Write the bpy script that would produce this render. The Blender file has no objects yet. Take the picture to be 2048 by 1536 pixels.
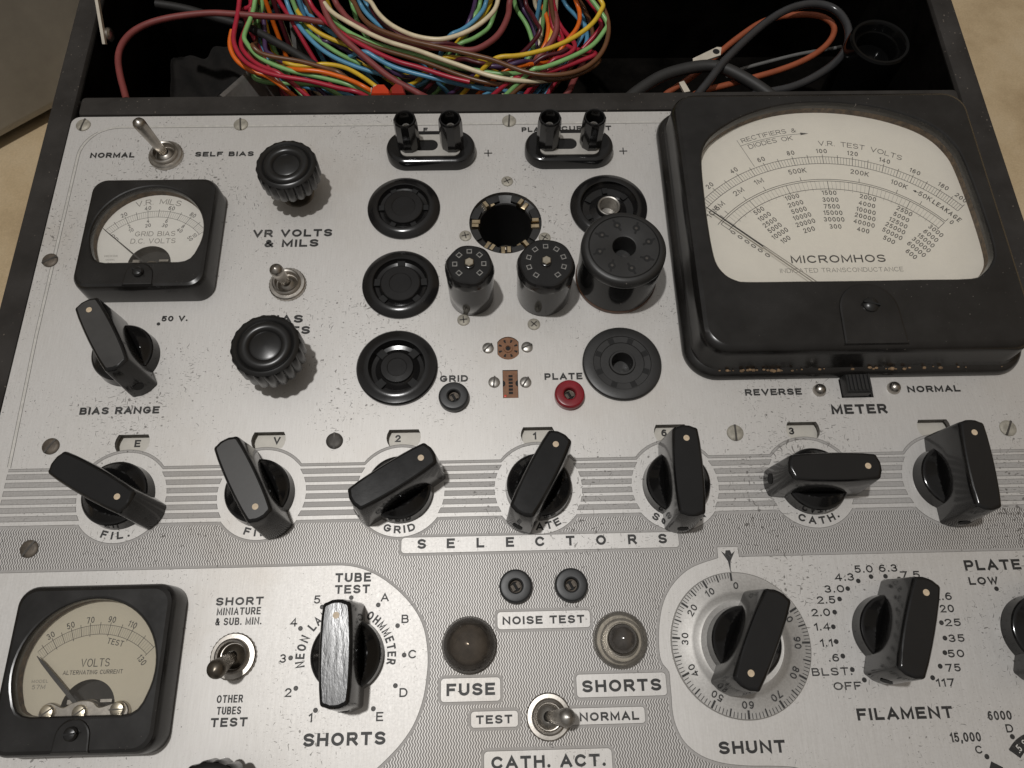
import bpy, math, random
from mathutils import Vector, Euler, Matrix
from mathutils.geometry import tessellate_polygon

random.seed(7)
scene = bpy.context.scene
COL = scene.collection
MM = 0.001                       # everything below is measured in millimetres on the instrument panel

# ------------------------------------------------------------------ camera
cam_data = bpy.data.cameras.new('camera')
cam = bpy.data.objects.new('camera', cam_data)
COL.objects.link(cam)
cam_data.sensor_fit = 'HORIZONTAL'
cam_data.sensor_width = 36.0
cam_data.lens = 36.0 * 1500.0 / 2048.0
cam_data.clip_start = 0.01
cam_data.clip_end = 50.0
cam.location = (118.90 * MM, -58.13 * MM, 235.06 * MM)
cam.rotation_euler = Euler((0.381473, -0.0137042, -0.0245037), 'XYZ')
scene.camera = cam

# ------------------------------------------------------------------ light
world = bpy.data.worlds.new('World')
scene.world = world
world.use_nodes = True
wnt = world.node_tree
bgn = wnt.nodes['Background']
# a dim room: the lit ceiling overhead, darker walls lower down, warmer towards the right
wtc = wnt.nodes.new('ShaderNodeTexCoord')
wsp = wnt.nodes.new('ShaderNodeSeparateXYZ')
wnt.links.new(wtc.outputs['Generated'], wsp.inputs[0])
wr = wnt.nodes.new('ShaderNodeValToRGB')
wr.color_ramp.elements[0].position = 0.0
wr.color_ramp.elements[0].color = (0.30, 0.27, 0.235, 1)
wr.color_ramp.elements[1].position = 0.95
wr.color_ramp.elements[1].color = (1.0, 0.97, 0.935, 1)
wnt.links.new(wsp.outputs[2], wr.inputs[0])
wx = wnt.nodes.new('ShaderNodeValToRGB')
wx.color_ramp.elements[0].position = 0.2
wx.color_ramp.elements[0].color = (1, 1, 1, 1)
wx.color_ramp.elements[1].position = 0.9
wx.color_ramp.elements[1].color = (0.85, 0.68, 0.48, 1)
wnt.links.new(wsp.outputs[0], wx.inputs[0])
wm = wnt.nodes.new('ShaderNodeMix')
wm.data_type = 'RGBA'
wm.blend_type = 'MULTIPLY'
wm.inputs[0].default_value = 1.0
wnt.links.new(wr.outputs[0], wm.inputs[6])
wnt.links.new(wx.outputs[0], wm.inputs[7])
wnt.links.new(wm.outputs[2], bgn.inputs[0])
bgn.inputs[1].default_value = 0.285

def lamp(name, kind, loc, energy, color, size, target=None):
    d = bpy.data.lights.new(name, kind)
    d.energy = energy
    d.color = color
    if kind == 'POINT':
        d.shadow_soft_size = size
    if kind == 'AREA':
        d.shape = 'DISK'
        d.size = size
    o = bpy.data.objects.new(name, d)
    COL.objects.link(o)
    o.location = loc
    if target is not None:
        o.rotation_euler = (Vector(target) - Vector(loc)).to_track_quat('-Z', 'Y').to_euler()
    return o

# the room's ceiling bulb, a good metre above the panel and a little to its left
lamp('ceiling_bulb', 'POINT', (-0.050, 0.060, 1.10), 22.2, (1.0, 0.985, 0.965), 0.020)
vs = scene.view_settings
vs.view_transform = 'Standard'
vs.look = 'None'
vs.exposure = 0.0
vs.gamma = 1.0
vs.use_curve_mapping = False

# ------------------------------------------------------------------ materials
def new_mat(name):
    m = bpy.data.materials.new(name)
    m.use_nodes = True
    nt = m.node_tree
    return m, nt, nt.nodes['Principled BSDF']

class NT:
    """small helper to wire nodes"""
    def __init__(self, nt):
        self.nt = nt
    def n(self, typ, **kw):
        nd = self.nt.nodes.new(typ)
        for a, b in kw.items():
            setattr(nd, a, b)
        return nd
    def link(self, a, b):
        self.nt.links.new(a, b)
    def val(self, sock, v):
        if hasattr(v, 'is_output'):
            self.link(v, sock)
        else:
            sock.default_value = v
    def math(self, op, a, b=None, c=None, clamp=False):
        nd = self.n('ShaderNodeMath', operation=op, use_clamp=clamp)
        self.val(nd.inputs[0], a)
        if b is not None: self.val(nd.inputs[1], b)
        if c is not None: self.val(nd.inputs[2], c)
        return nd.outputs[0]
    def coords(self, scale=(1, 1, 1), rot=(0, 0, 0)):
        t = self.n('ShaderNodeTexCoord')
        mp = self.n('ShaderNodeMapping')
        mp.inputs['Scale'].default_value = scale
        mp.inputs['Rotation'].default_value = rot
        self.link(t.outputs['Object'], mp.inputs['Vector'])
        return mp.outputs['Vector']
    def noise(self, vec, scale, detail=3, rough=0.55):
        nd = self.n('ShaderNodeTexNoise')
        nd.inputs['Scale'].default_value = scale
        nd.inputs['Detail'].default_value = detail
        nd.inputs['Roughness'].default_value = rough
        self.link(vec, nd.inputs['Vector'])
        return nd.outputs['Fac']
    def ramp(self, fac, stops):
        nd = self.n('ShaderNodeValToRGB')
        el = nd.color_ramp.elements
        while len(el) < len(stops):
            el.new(0.5)
        for e, (p, c) in zip(el, stops):
            e.position = p
            e.color = (c[0], c[1], c[2], 1) if not isinstance(c, float) else (c, c, c, 1)
        self.link(fac, nd.inputs[0])
        return nd.outputs[0]
    def mix(self, fac, a, b, blend='MIX'):
        nd = self.n('ShaderNodeMix', data_type='RGBA', blend_type=blend)
        self.val(nd.inputs[0], fac)
        for i, v in ((6, a), (7, b)):
            if hasattr(v, 'is_output'): self.link(v, nd.inputs[i])
            else: nd.inputs[i].default_value = (v[0], v[1], v[2], 1)
        return nd.outputs[2]
    def bump(self, h, strength, dist, bsdf):
        nd = self.n('ShaderNodeBump')
        nd.inputs['Strength'].default_value = strength
        nd.inputs['Distance'].default_value = dist
        self.link(h, nd.inputs['Height'])
        self.link(nd.outputs[0], bsdf.inputs['Normal'])
    def specks(self, scale, stretch, rot, amount, warp=0.002, seed=0.0):
        """thinly scattered dirt flecks: 1 inside a fleck, 0 outside"""
        t = self.n('ShaderNodeTexCoord')
        nz = self.n('ShaderNodeTexNoise')
        nz.inputs['Scale'].default_value = 260
        nz.inputs['Detail'].default_value = 1
        self.link(t.outputs['Object'], nz.inputs['Vector'])
        vm = self.n('ShaderNodeVectorMath', operation='SCALE')
        self.link(nz.outputs['Color'], vm.inputs[0])
        vm.inputs['Scale'].default_value = warp
        ad = self.n('ShaderNodeVectorMath', operation='ADD')
        self.link(t.outputs['Object'], ad.inputs[0])
        self.link(vm.outputs[0], ad.inputs[1])
        mp = self.n('ShaderNodeMapping')
        mp.inputs['Location'].default_value = (seed, seed * 1.7, 0)
        mp.inputs['Rotation'].default_value = (0, 0, rot)
        mp.inputs['Scale'].default_value = stretch
        self.link(ad.outputs[0], mp.inputs['Vector'])
        vo = self.n('ShaderNodeTexVoronoi', voronoi_dimensions='2D')
        vo.inputs['Scale'].default_value = scale
        self.link(mp.outputs[0], vo.inputs['Vector'])
        sep = self.n('ShaderNodeSeparateColor')
        self.link(vo.outputs['Color'], sep.inputs[0])
        big = self.noise(t.outputs['Object'], 18, 3)
        r = self.math('POWER', sep.outputs[0], 5.0)
        r = self.math('MULTIPLY', r, self.math('MULTIPLY', self.math('MULTIPLY', self.math('SUBTRACT', big, 0.40), 1.8), amount))
        d = self.math('SUBTRACT', r, vo.outputs['Distance'])
        return self.math('MULTIPLY', d, 25.0, clamp=True)

def plain(name, col, rough=0.4, metal=0.0, var=0.0, vscale=120.0, bump=0.0, bscale=600.0, coat=0.0, rvar=0.0):
    m, nt, b = new_mat(name)
    k = NT(nt)
    b.inputs['Base Color'].default_value = (*col, 1)
    b.inputs['Roughness'].default_value = rough
    b.inputs['Metallic'].default_value = metal
    if coat:
        b.inputs['Coat Weight'].default_value = coat
        b.inputs['Coat Roughness'].default_value = 0.08
    vec = k.coords()
    if var:
        f = k.noise(vec, vscale, 5, 0.65)
        lo = [max(0, c * (1 - var)) for c in col]
        hi = [min(1, c * (1 + var)) for c in col]
        k.link(k.ramp(f, [(0.3, lo), (0.7, hi)]), b.inputs['Base Color'])
    if rvar:
        f = k.noise(vec, vscale * 0.7, 4, 0.6)
        k.link(k.math('MULTIPLY_ADD', f, rvar * 2, rough - rvar), b.inputs['Roughness'])
    if bump:
        k.bump(k.noise(vec, bscale, 4, 0.6), bump, 0.0004, b)
    return m

def dusty(name, col, rough, rvar=0.08, coat=0.0, dust=0.5, dcol=(0.35, 0.31, 0.27), bump=0.03, bscale=900.0, smudge=0.0):
    """moulded black plastic: gloss that wanders, specks of dust"""
    m, nt, b = new_mat(name)
    k = NT(nt)
    vec = k.coords()
    n1 = k.noise(vec, 90, 5, 0.65)
    k.link(k.math('MULTIPLY_ADD', n1, rvar * 2, rough - rvar), b.inputs['Roughness'])
    sp = k.specks(520, (1, 1, 1), 0.4, 0.36 * dust, seed=0.3)
    base = k.ramp(k.noise(vec, 45, 4, 0.6), [(0.3, [c * 0.8 for c in col]), (0.7, [c * 1.25 + smudge for c in col])])
    k.link(k.mix(k.math('MULTIPLY', sp, 0.5), base, dcol), b.inputs['Base Color'])
    b.inputs['IOR'].default_value = 1.52
    if coat:
        b.inputs['Coat Weight'].default_value = coat
        b.inputs['Coat Roughness'].default_value = 0.05
    if bump:
        k.bump(k.noise(vec, bscale, 3, 0.6), bump, 0.0003, b)
    return m

def aluminium(name, wave=False, etched=False):
    m, nt, b = new_mat(name)
    k = NT(nt)
    vec = k.coords()
    br = k.noise(k.coords(scale=(1, 0.06, 1)), 2600, 3, 0.6)           # fine vertical brushing
    gr = k.noise(vec, 1500, 3, 0.7)
    mo = k.noise(vec, 14, 5, 0.6)
    if etched:
        base = k.ramp(gr, [(0.28, (0.36, 0.345, 0.33)), (0.72, (0.47, 0.455, 0.44))])
    else:
        base = k.ramp(k.math('ADD', k.math('MULTIPLY', br, 0.55), k.math('MULTIPLY', gr, 0.45)),
                      [(0.32, (0.60, 0.58, 0.555)), (0.68, (0.70, 0.682, 0.66))])
    if wave:
        sx = k.n('ShaderNodeSeparateXYZ')
        k.link(vec, sx.inputs[0])
        tri = k.math('SINE', k.math('MULTIPLY', sx.outputs[1], 2 * math.pi / 0.00172))
        wob = k.math('MULTIPLY', k.math('SUBTRACT', k.noise(vec, 60, 2), 0.5), 0.35)
        ph = k.math('ADD', k.math('ADD', k.math('DIVIDE', sx.outputs[0], 0.00078), k.math('MULTIPLY', tri, 0.25)), wob)
        s = k.math('SINE', k.math('MULTIPLY', ph, 2 * math.pi))
        ridge = k.math('MULTIPLY_ADD', s, 1.7, 0.48, clamp=True)
        dark = k.ramp(gr, [(0.28, (0.15, 0.14, 0.135)), (0.72, (0.24, 0.23, 0.22))])
        base = k.mix(ridge, dark, base)
        b.inputs['Roughness'].default_value = 0.5
        k.bump(ridge, 0.5, 0.00012, b)
    # stains, dirt flecks and hair-like scuffs
    st = k.ramp(mo, [(0.28, (0.88, 0.85, 0.81)), (0.45, (0.97, 0.965, 0.955)), (0.62, (1, 1, 1))])
    base = k.mix(1.0, base, st, 'MULTIPLY')
    f1 = k.specks(420, (1, 1, 1), 0.0, 0.55, seed=0.11)
    f2 = k.specks(300, (1, 6, 1), 0.5, 0.72, warp=0.003, seed=0.37)
    f3 = k.specks(280, (6.0, 1, 1), 0.9, 0.72, warp=0.004, seed=0.73)
    f4 = k.specks(900, (1, 2.2, 1), 0.9, 0.9, warp=0.001, seed=0.51)
    dirt = k.math('MAXIMUM', k.math('MAXIMUM', f1, f2), f3)
    dirt = k.math('MAXIMUM', k.math('MULTIPLY', dirt, 0.66), k.math('MULTIPLY', f4, 0.34))
    base = k.mix(dirt, base, (0.055, 0.047, 0.04))
    k.link(base, b.inputs['Base Color'])
    b.inputs['Metallic'].default_value = 0.2 if etched else 0.4
    k.link(k.math('MULTIPLY_ADD', gr, 0.16, 0.40 if not etched else 0.48), b.inputs['Roughness'])
    if not wave:
        k.bump(k.math('ADD', br, k.math('MULTIPLY', gr, 0.4)), 0.05, 0.00006, b)
    return m

M = {}
M['alu'] = aluminium('brushed_aluminium')
M['wave'] = aluminium('wave_etched_aluminium', wave=True)
M['etch'] = aluminium('etched_grey_aluminium', etched=True)
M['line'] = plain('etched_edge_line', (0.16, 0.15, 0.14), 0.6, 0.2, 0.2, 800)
M['groove'] = plain('pale_groove_line', (0.66, 0.64, 0.60), 0.45, 0.4, 0.15, 500)
M['ink'] = plain('black_panel_ink', (0.016, 0.015, 0.015), 0.5, 0, 0.5, 900)
def worn_ink():
    nt = M['ink'].node_tree
    k = NT(nt)
    b = nt.nodes['Principled BSDF']
    vec = k.coords()
    f = k.math('ADD', k.math('MULTIPLY', k.noise(vec, 1800, 3, 0.7), 0.6), k.math('MULTIPLY', k.noise(vec, 45, 3), 0.5))
    k.link(k.ramp(f, [(0.30, (0.012, 0.0115, 0.011)), (0.62, (0.026, 0.025, 0.024)), (0.74, (0.13, 0.125, 0.12))]), b.inputs['Base Color'])
worn_ink()
M['dot_ink'] = plain('worn_punch_mark', (0.075, 0.07, 0.065), 0.5, 0.2, 0.6, 1200)
M['dial_ink'] = plain('dial_print', (0.045, 0.042, 0.04), 0.6, 0, 0.3, 900)
M['faint_ink'] = plain('faint_dial_print', (0.20, 0.185, 0.165), 0.6, 0, 0.3, 900)
M['white_ink'] = plain('white_print', (0.62, 0.60, 0.56), 0.5)
M['knob'] = dusty('gloss_black_bakelite', (0.0095, 0.0092, 0.0092), 0.15, 0.06, bump=0.02)
M['knob_soft'] = dusty('handled_black_bakelite', (0.014, 0.0136, 0.0132), 0.3, 0.07, bump=0.03)
M['knob_grey'] = dusty('greyed_black_bakelite', (0.038, 0.036, 0.034), 0.42, 0.1, bump=0.03, smudge=0.012)
M['black'] = dusty('black_socket_bakelite', (0.012, 0.0115, 0.0115), 0.2, 0.07, bump=0.03)
M['black_matte'] = dusty('dull_black_bakelite', (0.02, 0.0195, 0.019), 0.42, 0.1, bump=0.06, dust=0.7)
M['meter'] = dusty('black_meter_moulding', (0.010, 0.009, 0.0082), 0.24, 0.10, bump=0.012, dust=0.6, smudge=0.009)
M['void'] = plain('dark_hole', (0.004, 0.004, 0.004), 0.7)
M['contact'] = plain('grey_contact', (0.36, 0.35, 0.33), 0.35, 0.7, 0.3, 500)
M['nickel'] = plain('worn_nickel', (0.46, 0.43, 0.39), 0.33, 1.0, 0.25, 300, 0.05, 700, rvar=0.1)
M['old_brass'] = plain('darkened_brass', (0.155, 0.135, 0.11), 0.34, 0.85, 0.3, 250, 0.05, 600, rvar=0.1)
M['pale_brass'] = plain('pale_brass_screw', (0.60, 0.54, 0.43), 0.3, 1.0, 0.2, 500, rvar=0.08)
M['brass'] = plain('contact_brass', (0.72, 0.58, 0.38), 0.28, 1.0, 0.2, 500, rvar=0.08)
M['steel'] = plain('dull_steel', (0.42, 0.40, 0.37), 0.38, 0.9, 0.25, 400, 0.08, 900, rvar=0.1)
M['screw_brown'] = plain('tarnished_brown_screw', (0.115, 0.095, 0.075), 0.55, 0.355, 0.45, 420, 0.15, 900, rvar=0.12)
M['screw_dark'] = plain('blackened_screw', (0.075, 0.068, 0.06), 0.55, 0.35, 0.4, 420, 0.15, 900)
M['screw_pale'] = plain('dull_cadmium_screw', (0.37, 0.345, 0.29), 0.58, 0.3, 0.35, 420, 0.15, 900)
M['dot'] = plain('cream_pointer_paint', (0.63, 0.50, 0.345), 0.45, 0, 0.15, 900)
M['dial'] = plain('meter_dial_paper', (0.80, 0.765, 0.695), 0.7, 0, 0.035, 40, 0.02, 900)
M['dial_old'] = plain('yellowed_dial_paper', (0.60, 0.55, 0.44), 0.7, 0, 0.05, 40, 0.02, 900)
M['dial_small'] = plain('pale_dial_paper', (0.77, 0.75, 0.71), 0.7, 0, 0.04, 50, 0.02, 900)
M['index'] = plain('index_disc', (0.60, 0.57, 0.51), 0.5, 0.2, 0.06, 300)
M['pheno'] = plain('brown_phenolic', (0.235, 0.105, 0.045), 0.5, 0, 0.25, 500, 0.1, 900)
M['redjack'] = plain('dark_red_plastic', (0.235, 0.012, 0.02), 0.28, 0, 0.2, 200, 0.02, 700, rvar=0.08)
M['greyjack'] = plain('charcoal_plastic', (0.026, 0.027, 0.028), 0.42, 0, 0.2, 200, 0.02, 700, rvar=0.08)
M['red_dot'] = plain('red_paint_spot', (0.75, 0.06, 0.03), 0.35)
M['rust'] = plain('dusty_gasket', (0.085, 0.055, 0.03), 0.85, 0, 0.8, 500, 0.4, 1200)
M['plate'] = plain('pale_link_plate', (0.60, 0.575, 0.53), 0.4, 0.45, 0.08, 300)
M['case'] = dusty('worn_black_case_covering', (0.027, 0.0235, 0.0205), 0.8, 0.08, dust=1.6, dcol=(0.24, 0.2, 0.165), bump=0.35, bscale=700, smudge=0.016)
M['case'].node_tree.nodes['Principled BSDF'].inputs['Specular IOR Level'].default_value = 0.25
M['inside'] = plain('black_flocked_lining', (0.0058, 0.0052, 0.0046), 0.9, 0, 0.75, 35, 0.3, 900)
M['inside'].node_tree.nodes['Principled BSDF'].inputs['Specular IOR Level'].default_value = 0.0
M['cloth'] = plain('dark_brown_cloth', (0.011, 0.009, 0.0075), 0.95, 0, 0.7, 50, 0.5, 500)
M['cuprim'] = dusty('black_cup_plastic', (0.003, 0.003, 0.003), 0.12, 0.04, bump=0.01)
M['cuprim'].node_tree.nodes['Principled BSDF'].inputs['IOR'].default_value = 1.28
M['bracket'] = plain('pale_painted_strip', (0.66, 0.60, 0.50), 0.45, 0.2, 0.12, 200)
M['greyplug'] = plain('grey_metal_plate', (0.22, 0.21, 0.195), 0.5, 0.3, 0.25, 120, 0.1, 600)
M['cabinet'] = plain('grey_painted_steel', (0.345, 0.335, 0.31), 0.6, 0, 0.16, 25, 0.06, 900)
M['needle'] = plain('black_needle', (0.02, 0.02, 0.02), 0.5)
M['smoke_base'] = plain('brown_lamp_base', (0.11, 0.095, 0.08), 0.45, 0.2, 0.4, 250)
M['bulb'] = plain('smoky_bulb', (0.10, 0.09, 0.08), 0.12, 0.3, 0.3, 300, coat=0.6)

def table_mat():
    m, nt, b = new_mat('mottled_beige_top')
    k = NT(nt)
    vec = k.coords()
    a = k.noise(vec, 22, 6, 0.62)
    c = k.ramp(a, [(0.25, (0.42, 0.30, 0.165)), (0.5, (0.61, 0.465, 0.28)), (0.75, (0.70, 0.56, 0.37))])
    fine = k.ramp(k.noise(vec, 900, 3, 0.6), [(0.3, (0.86, 0.86, 0.86)), (0.7, (1, 1, 1))])
    k.link(k.mix(1.0, c, fine, 'MULTIPLY'), b.inputs['Base Color'])
    b.inputs['Roughness'].default_value = 0.6
    k.bump(k.noise(vec, 300, 4), 0.1, 0.0005, b)
    return m
M['table'] = table_mat()

def pane_glass():
    """thin window glass: mostly see-through, a Fresnel share of mirror"""
    m = bpy.data.materials.new('meter_glass')
    m.use_nodes = True
    nt = m.node_tree
    nt.nodes.clear()
    k = NT(nt)
    out = k.n('ShaderNodeOutputMaterial')
    tr = k.n('ShaderNodeBsdfTransparent')
    tr.inputs[0].default_value = (0.965, 0.96, 0.945, 1)
    gl = k.n('ShaderNodeBsdfGlossy')
    vec = k.coords()
    k.link(k.math('MULTIPLY_ADD', k.noise(vec, 60, 4), 0.12, 0.02), gl.inputs['Roughness'])
    fr = k.n('ShaderNodeFresnel')
    fr.inputs[0].default_value = 1.5
    mx = k.n('ShaderNodeMixShader')
    k.link(fr.outputs[0], mx.inputs[0])
    k.link(tr.outputs[0], mx.inputs[1])
    k.link(gl.outputs[0], mx.inputs[2])
    # a thin film of dust on the outside
    du = k.n('ShaderNodeBsdfDiffuse')
    du.inputs[0].default_value = (0.62, 0.56, 0.48, 1)
    md = k.n('ShaderNodeMixShader')
    k.link(k.ramp(k.noise(vec, 35, 6, 0.7), [(0.35, 0.012), (0.75, 0.10)]), md.inputs[0])
    k.link(mx.outputs[0], md.inputs[1])
    k.link(du.outputs[0], md.inputs[2])
    k.link(md.outputs[0], out.inputs[0])
    return m
M['glass'] = pane_glass()

def lens_glass(name, tint, rough, body, fill=0.5):
    """moulded lamp lens: tinted see-through body with a glossy skin"""
    m = bpy.data.materials.new(name)
    m.use_nodes = True
    nt = m.node_tree
    nt.nodes.clear()
    k = NT(nt)
    out = k.n('ShaderNodeOutputMaterial')
    tr = k.n('ShaderNodeBsdfTransparent')
    tr.inputs[0].default_value = (*tint, 1)
    df = k.n('ShaderNodeBsdfDiffuse')
    vec = k.coords()
    k.link(k.ramp(k.noise(vec, 300, 4), [(0.3, [c * 0.7 for c in body]), (0.7, [c * 1.3 for c in body])]), df.inputs[0])
    m1 = k.n('ShaderNodeMixShader')
    m1.inputs[0].default_value = fill
    k.link(tr.outputs[0], m1.inputs[1])
    k.link(df.outputs[0], m1.inputs[2])
    gl = k.n('ShaderNodeBsdfGlossy')
    gl.inputs['Roughness'].default_value = rough
    fr = k.n('ShaderNodeFresnel')
    fr.inputs[0].default_value = 1.5
    mx = k.n('ShaderNodeMixShader')
    k.link(fr.outputs[0], mx.inputs[0])
    k.link(m1.outputs[0], mx.inputs[1])
    k.link(gl.outputs[0], mx.inputs[2])
    k.link(mx.outputs[0], out.inputs[0])
    return m
M['lens_smoke'] = lens_glass('smoked_lamp_lens', (0.72, 0.66, 0.59), 0.05, (0.15, 0.13, 0.11), 0.36)
M['lens_clear'] = lens_glass('clear_lamp_lens', (0.88, 0.85, 0.79), 0.05, (0.50, 0.465, 0.41), 0.3)

def scratched():
    """the most handled knob: its flat top is scratched all over"""
    m, nt, b = new_mat('scratched_black_bakelite')
    k = NT(nt)
    b.inputs['Base Color'].default_value = (0.014, 0.0142, 0.016, 1)
    b.inputs['IOR'].default_value = 1.6
    vec = k.coords()
    n1 = k.noise(k.coords(scale=(1, 0.3, 1), rot=(0, 0, 0.5)), 900, 3, 0.65)
    n2 = k.noise(k.coords(scale=(1, 0.16, 1)), 260, 3, 0.6)
    k.link(k.math('MULTIPLY_ADD', n2, 0.34, 0.13), b.inputs['Roughness'])
    k.bump(k.math('ADD', n1, k.math('MULTIPLY', n2, 1.6)), 0.33, 0.00022, b)
    return m
M['knob_scratch'] = scratched()
def brushed_dial():
    m, nt, b = new_mat('turned_dial_metal')
    k = NT(nt)
    vec = k.coords()
    k.link(k.ramp(k.noise(vec, 1500, 3, 0.7), [(0.3, (0.40, 0.385, 0.365)), (0.7, (0.50, 0.485, 0.46))]), b.inputs['Base Color'])
    b.inputs['Metallic'].default_value = 0.6
    b.inputs['Roughness'].default_value = 0.5
    k.bump(k.noise(vec, 1800, 2), 0.06, 0.0001, b)
    return m
M['dialmetal'] = brushed_dial()

def wire_mat(name, col, rough=0.33):
    return plain(name, col, rough, 0, 0.14, 160, 0.05, 500, rvar=0.06)

# ------------------------------------------------------------------ mesh helpers (millimetres)
def rrect(cx, cy, hx, hy, r, n=6):
    p = []
    for sx, sy, a0 in ((1, 1, 0), (-1, 1, 90), (-1, -1, 180), (1, -1, 270)):
        for i in range(n + 1):
            a = math.radians(a0 + 90 * i / n)
            p.append((cx + sx * (hx - r) + r * math.cos(a), cy + sy * (hy - r) + r * math.sin(a)))
    return p

def circle(cx, cy, r, n=48, a0=0.0):
    return [(cx + r * math.cos(a0 + 2 * math.pi * i / n), cy + r * math.sin(a0 + 2 * math.pi * i / n)) for i in range(n)]

def arc_pts(cx, cy, rx, ry, d0, d1, n=10):
    return [(cx + rx * math.cos(math.radians(d0 + (d1 - d0) * i / n)), cy + ry * math.sin(math.radians(d0 + (d1 - d0) * i / n))) for i in range(n + 1)]

def rot2(p, a, c=(0, 0)):
    ca, sa = math.cos(a), math.sin(a)
    return [(c[0] + x * ca - y * sa, c[1] + x * sa + y * ca) for x, y in p]

def grow(pts, d):
    """offset a closed counter-clockwise outline outwards by d"""
    n = len(pts)
    out = []
    for i in range(n):
        a, b, c = Vector(pts[i - 1]), Vector(pts[i]), Vector(pts[(i + 1) % n])
        e1, e2 = (b - a), (c - b)
        if e1.length < 1e-6: e1 = e2
        if e2.length < 1e-6: e2 = e1
        n1 = Vector((e1.y, -e1.x)).normalized()
        n2 = Vector((e2.y, -e2.x)).normalized()
        m = n1 + n2
        if m.length < 1e-6: m = n1
        m.normalize()
        k = d / max(0.45, m.dot(n1))
        out.append((b.x + m.x * k, b.y + m.y * k))
    return out

class MB:
    def __init__(self):
        self.v, self.f, self.m = [], [], []
    def add(self, verts, faces, mat=0):
        o = len(self.v)
        self.v += [tuple(x) for x in verts]
        for f in faces:
            self.f.append([i + o for i in f])
            self.m.append(mat)
        return o
    def loft(self, loops, mat=0, cap0=False, cap1=True, cmat=None):
        n = len(loops[0])
        verts = [p for l in loops for p in l]
        faces = []
        for i in range(len(loops) - 1):
            for j in range(n):
                k = (j + 1) % n
                faces.append((i * n + j, i * n + k, (i + 1) * n + k, (i + 1) * n + j))
        o = self.add(verts, faces, mat)
        if cap0:
            self.f.append([o + j for j in reversed(range(n))]); self.m.append(mat)
        if cap1:
            self.f.append([o + (len(loops) - 1) * n + j for j in range(n)]); self.m.append(mat if cmat is None else cmat)
    def stack(self, shapes, mat=0, cap0=False, cap1=True, cmat=None):
        """loft of (outline, z) pairs"""
        self.loft([[(x, y, z) for x, y in s] for s, z in shapes], mat, cap0, cap1, cmat)
    def lathe(self, prof, c=(0, 0), n=40, mat=0, z0=0.0, cap=False):
        loops = [[(c[0] + r * math.cos(2 * math.pi * i / n), c[1] + r * math.sin(2 * math.pi * i / n), z0 + z) for i in range(n)] for r, z in prof]
        self.loft(loops, mat, False, cap)
    def prism(self, pts, z0, z1, mat=0, smat=None):
        self.stack([(pts, z0), (pts, z1)], mat if smat is None else smat, False, False)
        self.sheet([pts], z1, mat)
    def sheet(self, loops, z, mat=0):
        vec = [[Vector((x, y, 0)) for x, y in l] for l in loops]
        flat = [p for l in vec for p in l]
        tris = tessellate_polygon(vec)
        faces = []
        for a, b, c in tris:
            pa, pb, pc = flat[a], flat[b], flat[c]
            s = (pb - pa).cross(pc - pa).z
            if abs(s) < 1e-9: continue
            faces.append((a, b, c) if s > 0 else (a, c, b))
        self.add([(p.x, p.y, z) for p in flat], faces, mat)
    def box(self, x0, y0, z0, x1, y1, z1, mat=0):
        self.add([(x0, y0, z0), (x1, y0, z0), (x1, y1, z0), (x0, y1, z0), (x0, y0, z1), (x1, y0, z1), (x1, y1, z1), (x0, y1, z1)],
                 [(3, 2, 1, 0), (4, 5, 6, 7), (0, 1, 5, 4), (1, 2, 6, 5), (2, 3, 7, 6), (3, 0, 4, 7)], mat)
    def bar(self, a, b, w, z, mat=0):
        """flat strip between two points, lying at height z"""
        a, b = Vector(a), Vector(b)
        d = (b - a).normalized()
        n = Vector((-d.y, d.x)) * (w / 2)
        p = [a - n, b - n, b + n, a + n]
        self.add([(q.x, q.y, z) for q in p], [(0, 1, 2, 3)], mat)
    def ribbon(self, pts, w, z, mat=0, closed=False, ext=0.0):
        P = [Vector(p) for p in pts]
        n = len(P)
        if not closed and ext:
            P[0] = P[0] + (P[0] - P[1]).normalized() * ext
            P[-1] = P[-1] + (P[-1] - P[-2]).normalized() * ext
        L, R_ = [], []
        for i in range(n):
            if closed:
                e1, e2 = P[i] - P[i - 1], P[(i + 1) % n] - P[i]
            else:
                e1 = P[i] - P[i - 1] if i else P[1] - P[0]
                e2 = P[i + 1] - P[i] if i < n - 1 else P[i] - P[i - 1]
            n1 = Vector((-e1.y, e1.x)).normalized()
            n2 = Vector((-e2.y, e2.x)).normalized()
            m = n1 + n2
            m = m.normalized() if m.length > 1e-6 else n1
            k = (w / 2) / max(0.5, m.dot(n1))
            L.append(P[i] + m * k); R_.append(P[i] - m * k)
        verts = [(p.x, p.y, z) for p in R_] + [(p.x, p.y, z) for p in L]
        faces = [(i, (i + 1) % n, n + (i + 1) % n, n + i) for i in range(n if closed else n - 1)]
        self.add(verts, faces, mat)
    def tube(self, path, r, n=10, mat=0, cap=True):
        P = [Vector(p) for p in path]
        T = []
        for i in range(len(P)):
            d = P[min(i + 1, len(P) - 1)] - P[max(i - 1, 0)]
            T.append(d.normalized() if d.length > 1e-9 else Vector((1, 0, 0)))
        up = Vector((0, 0, 1)) if abs(T[0].z) < 0.9 else Vector((1, 0, 0))
        u = (up - T[0] * up.dot(T[0])).normalized()
        loops = []
        for p, t in zip(P, T):
            u = u - t * u.dot(t)
            u = u.normalized() if u.length > 1e-6 else t.orthogonal().normalized()
            w = t.cross(u)
            loops.append([p + (u * math.cos(2 * math.pi * k / n) + w * math.sin(2 * math.pi * k / n)) * r for k in range(n)])
        self.loft(loops, mat, cap, cap)

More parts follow.
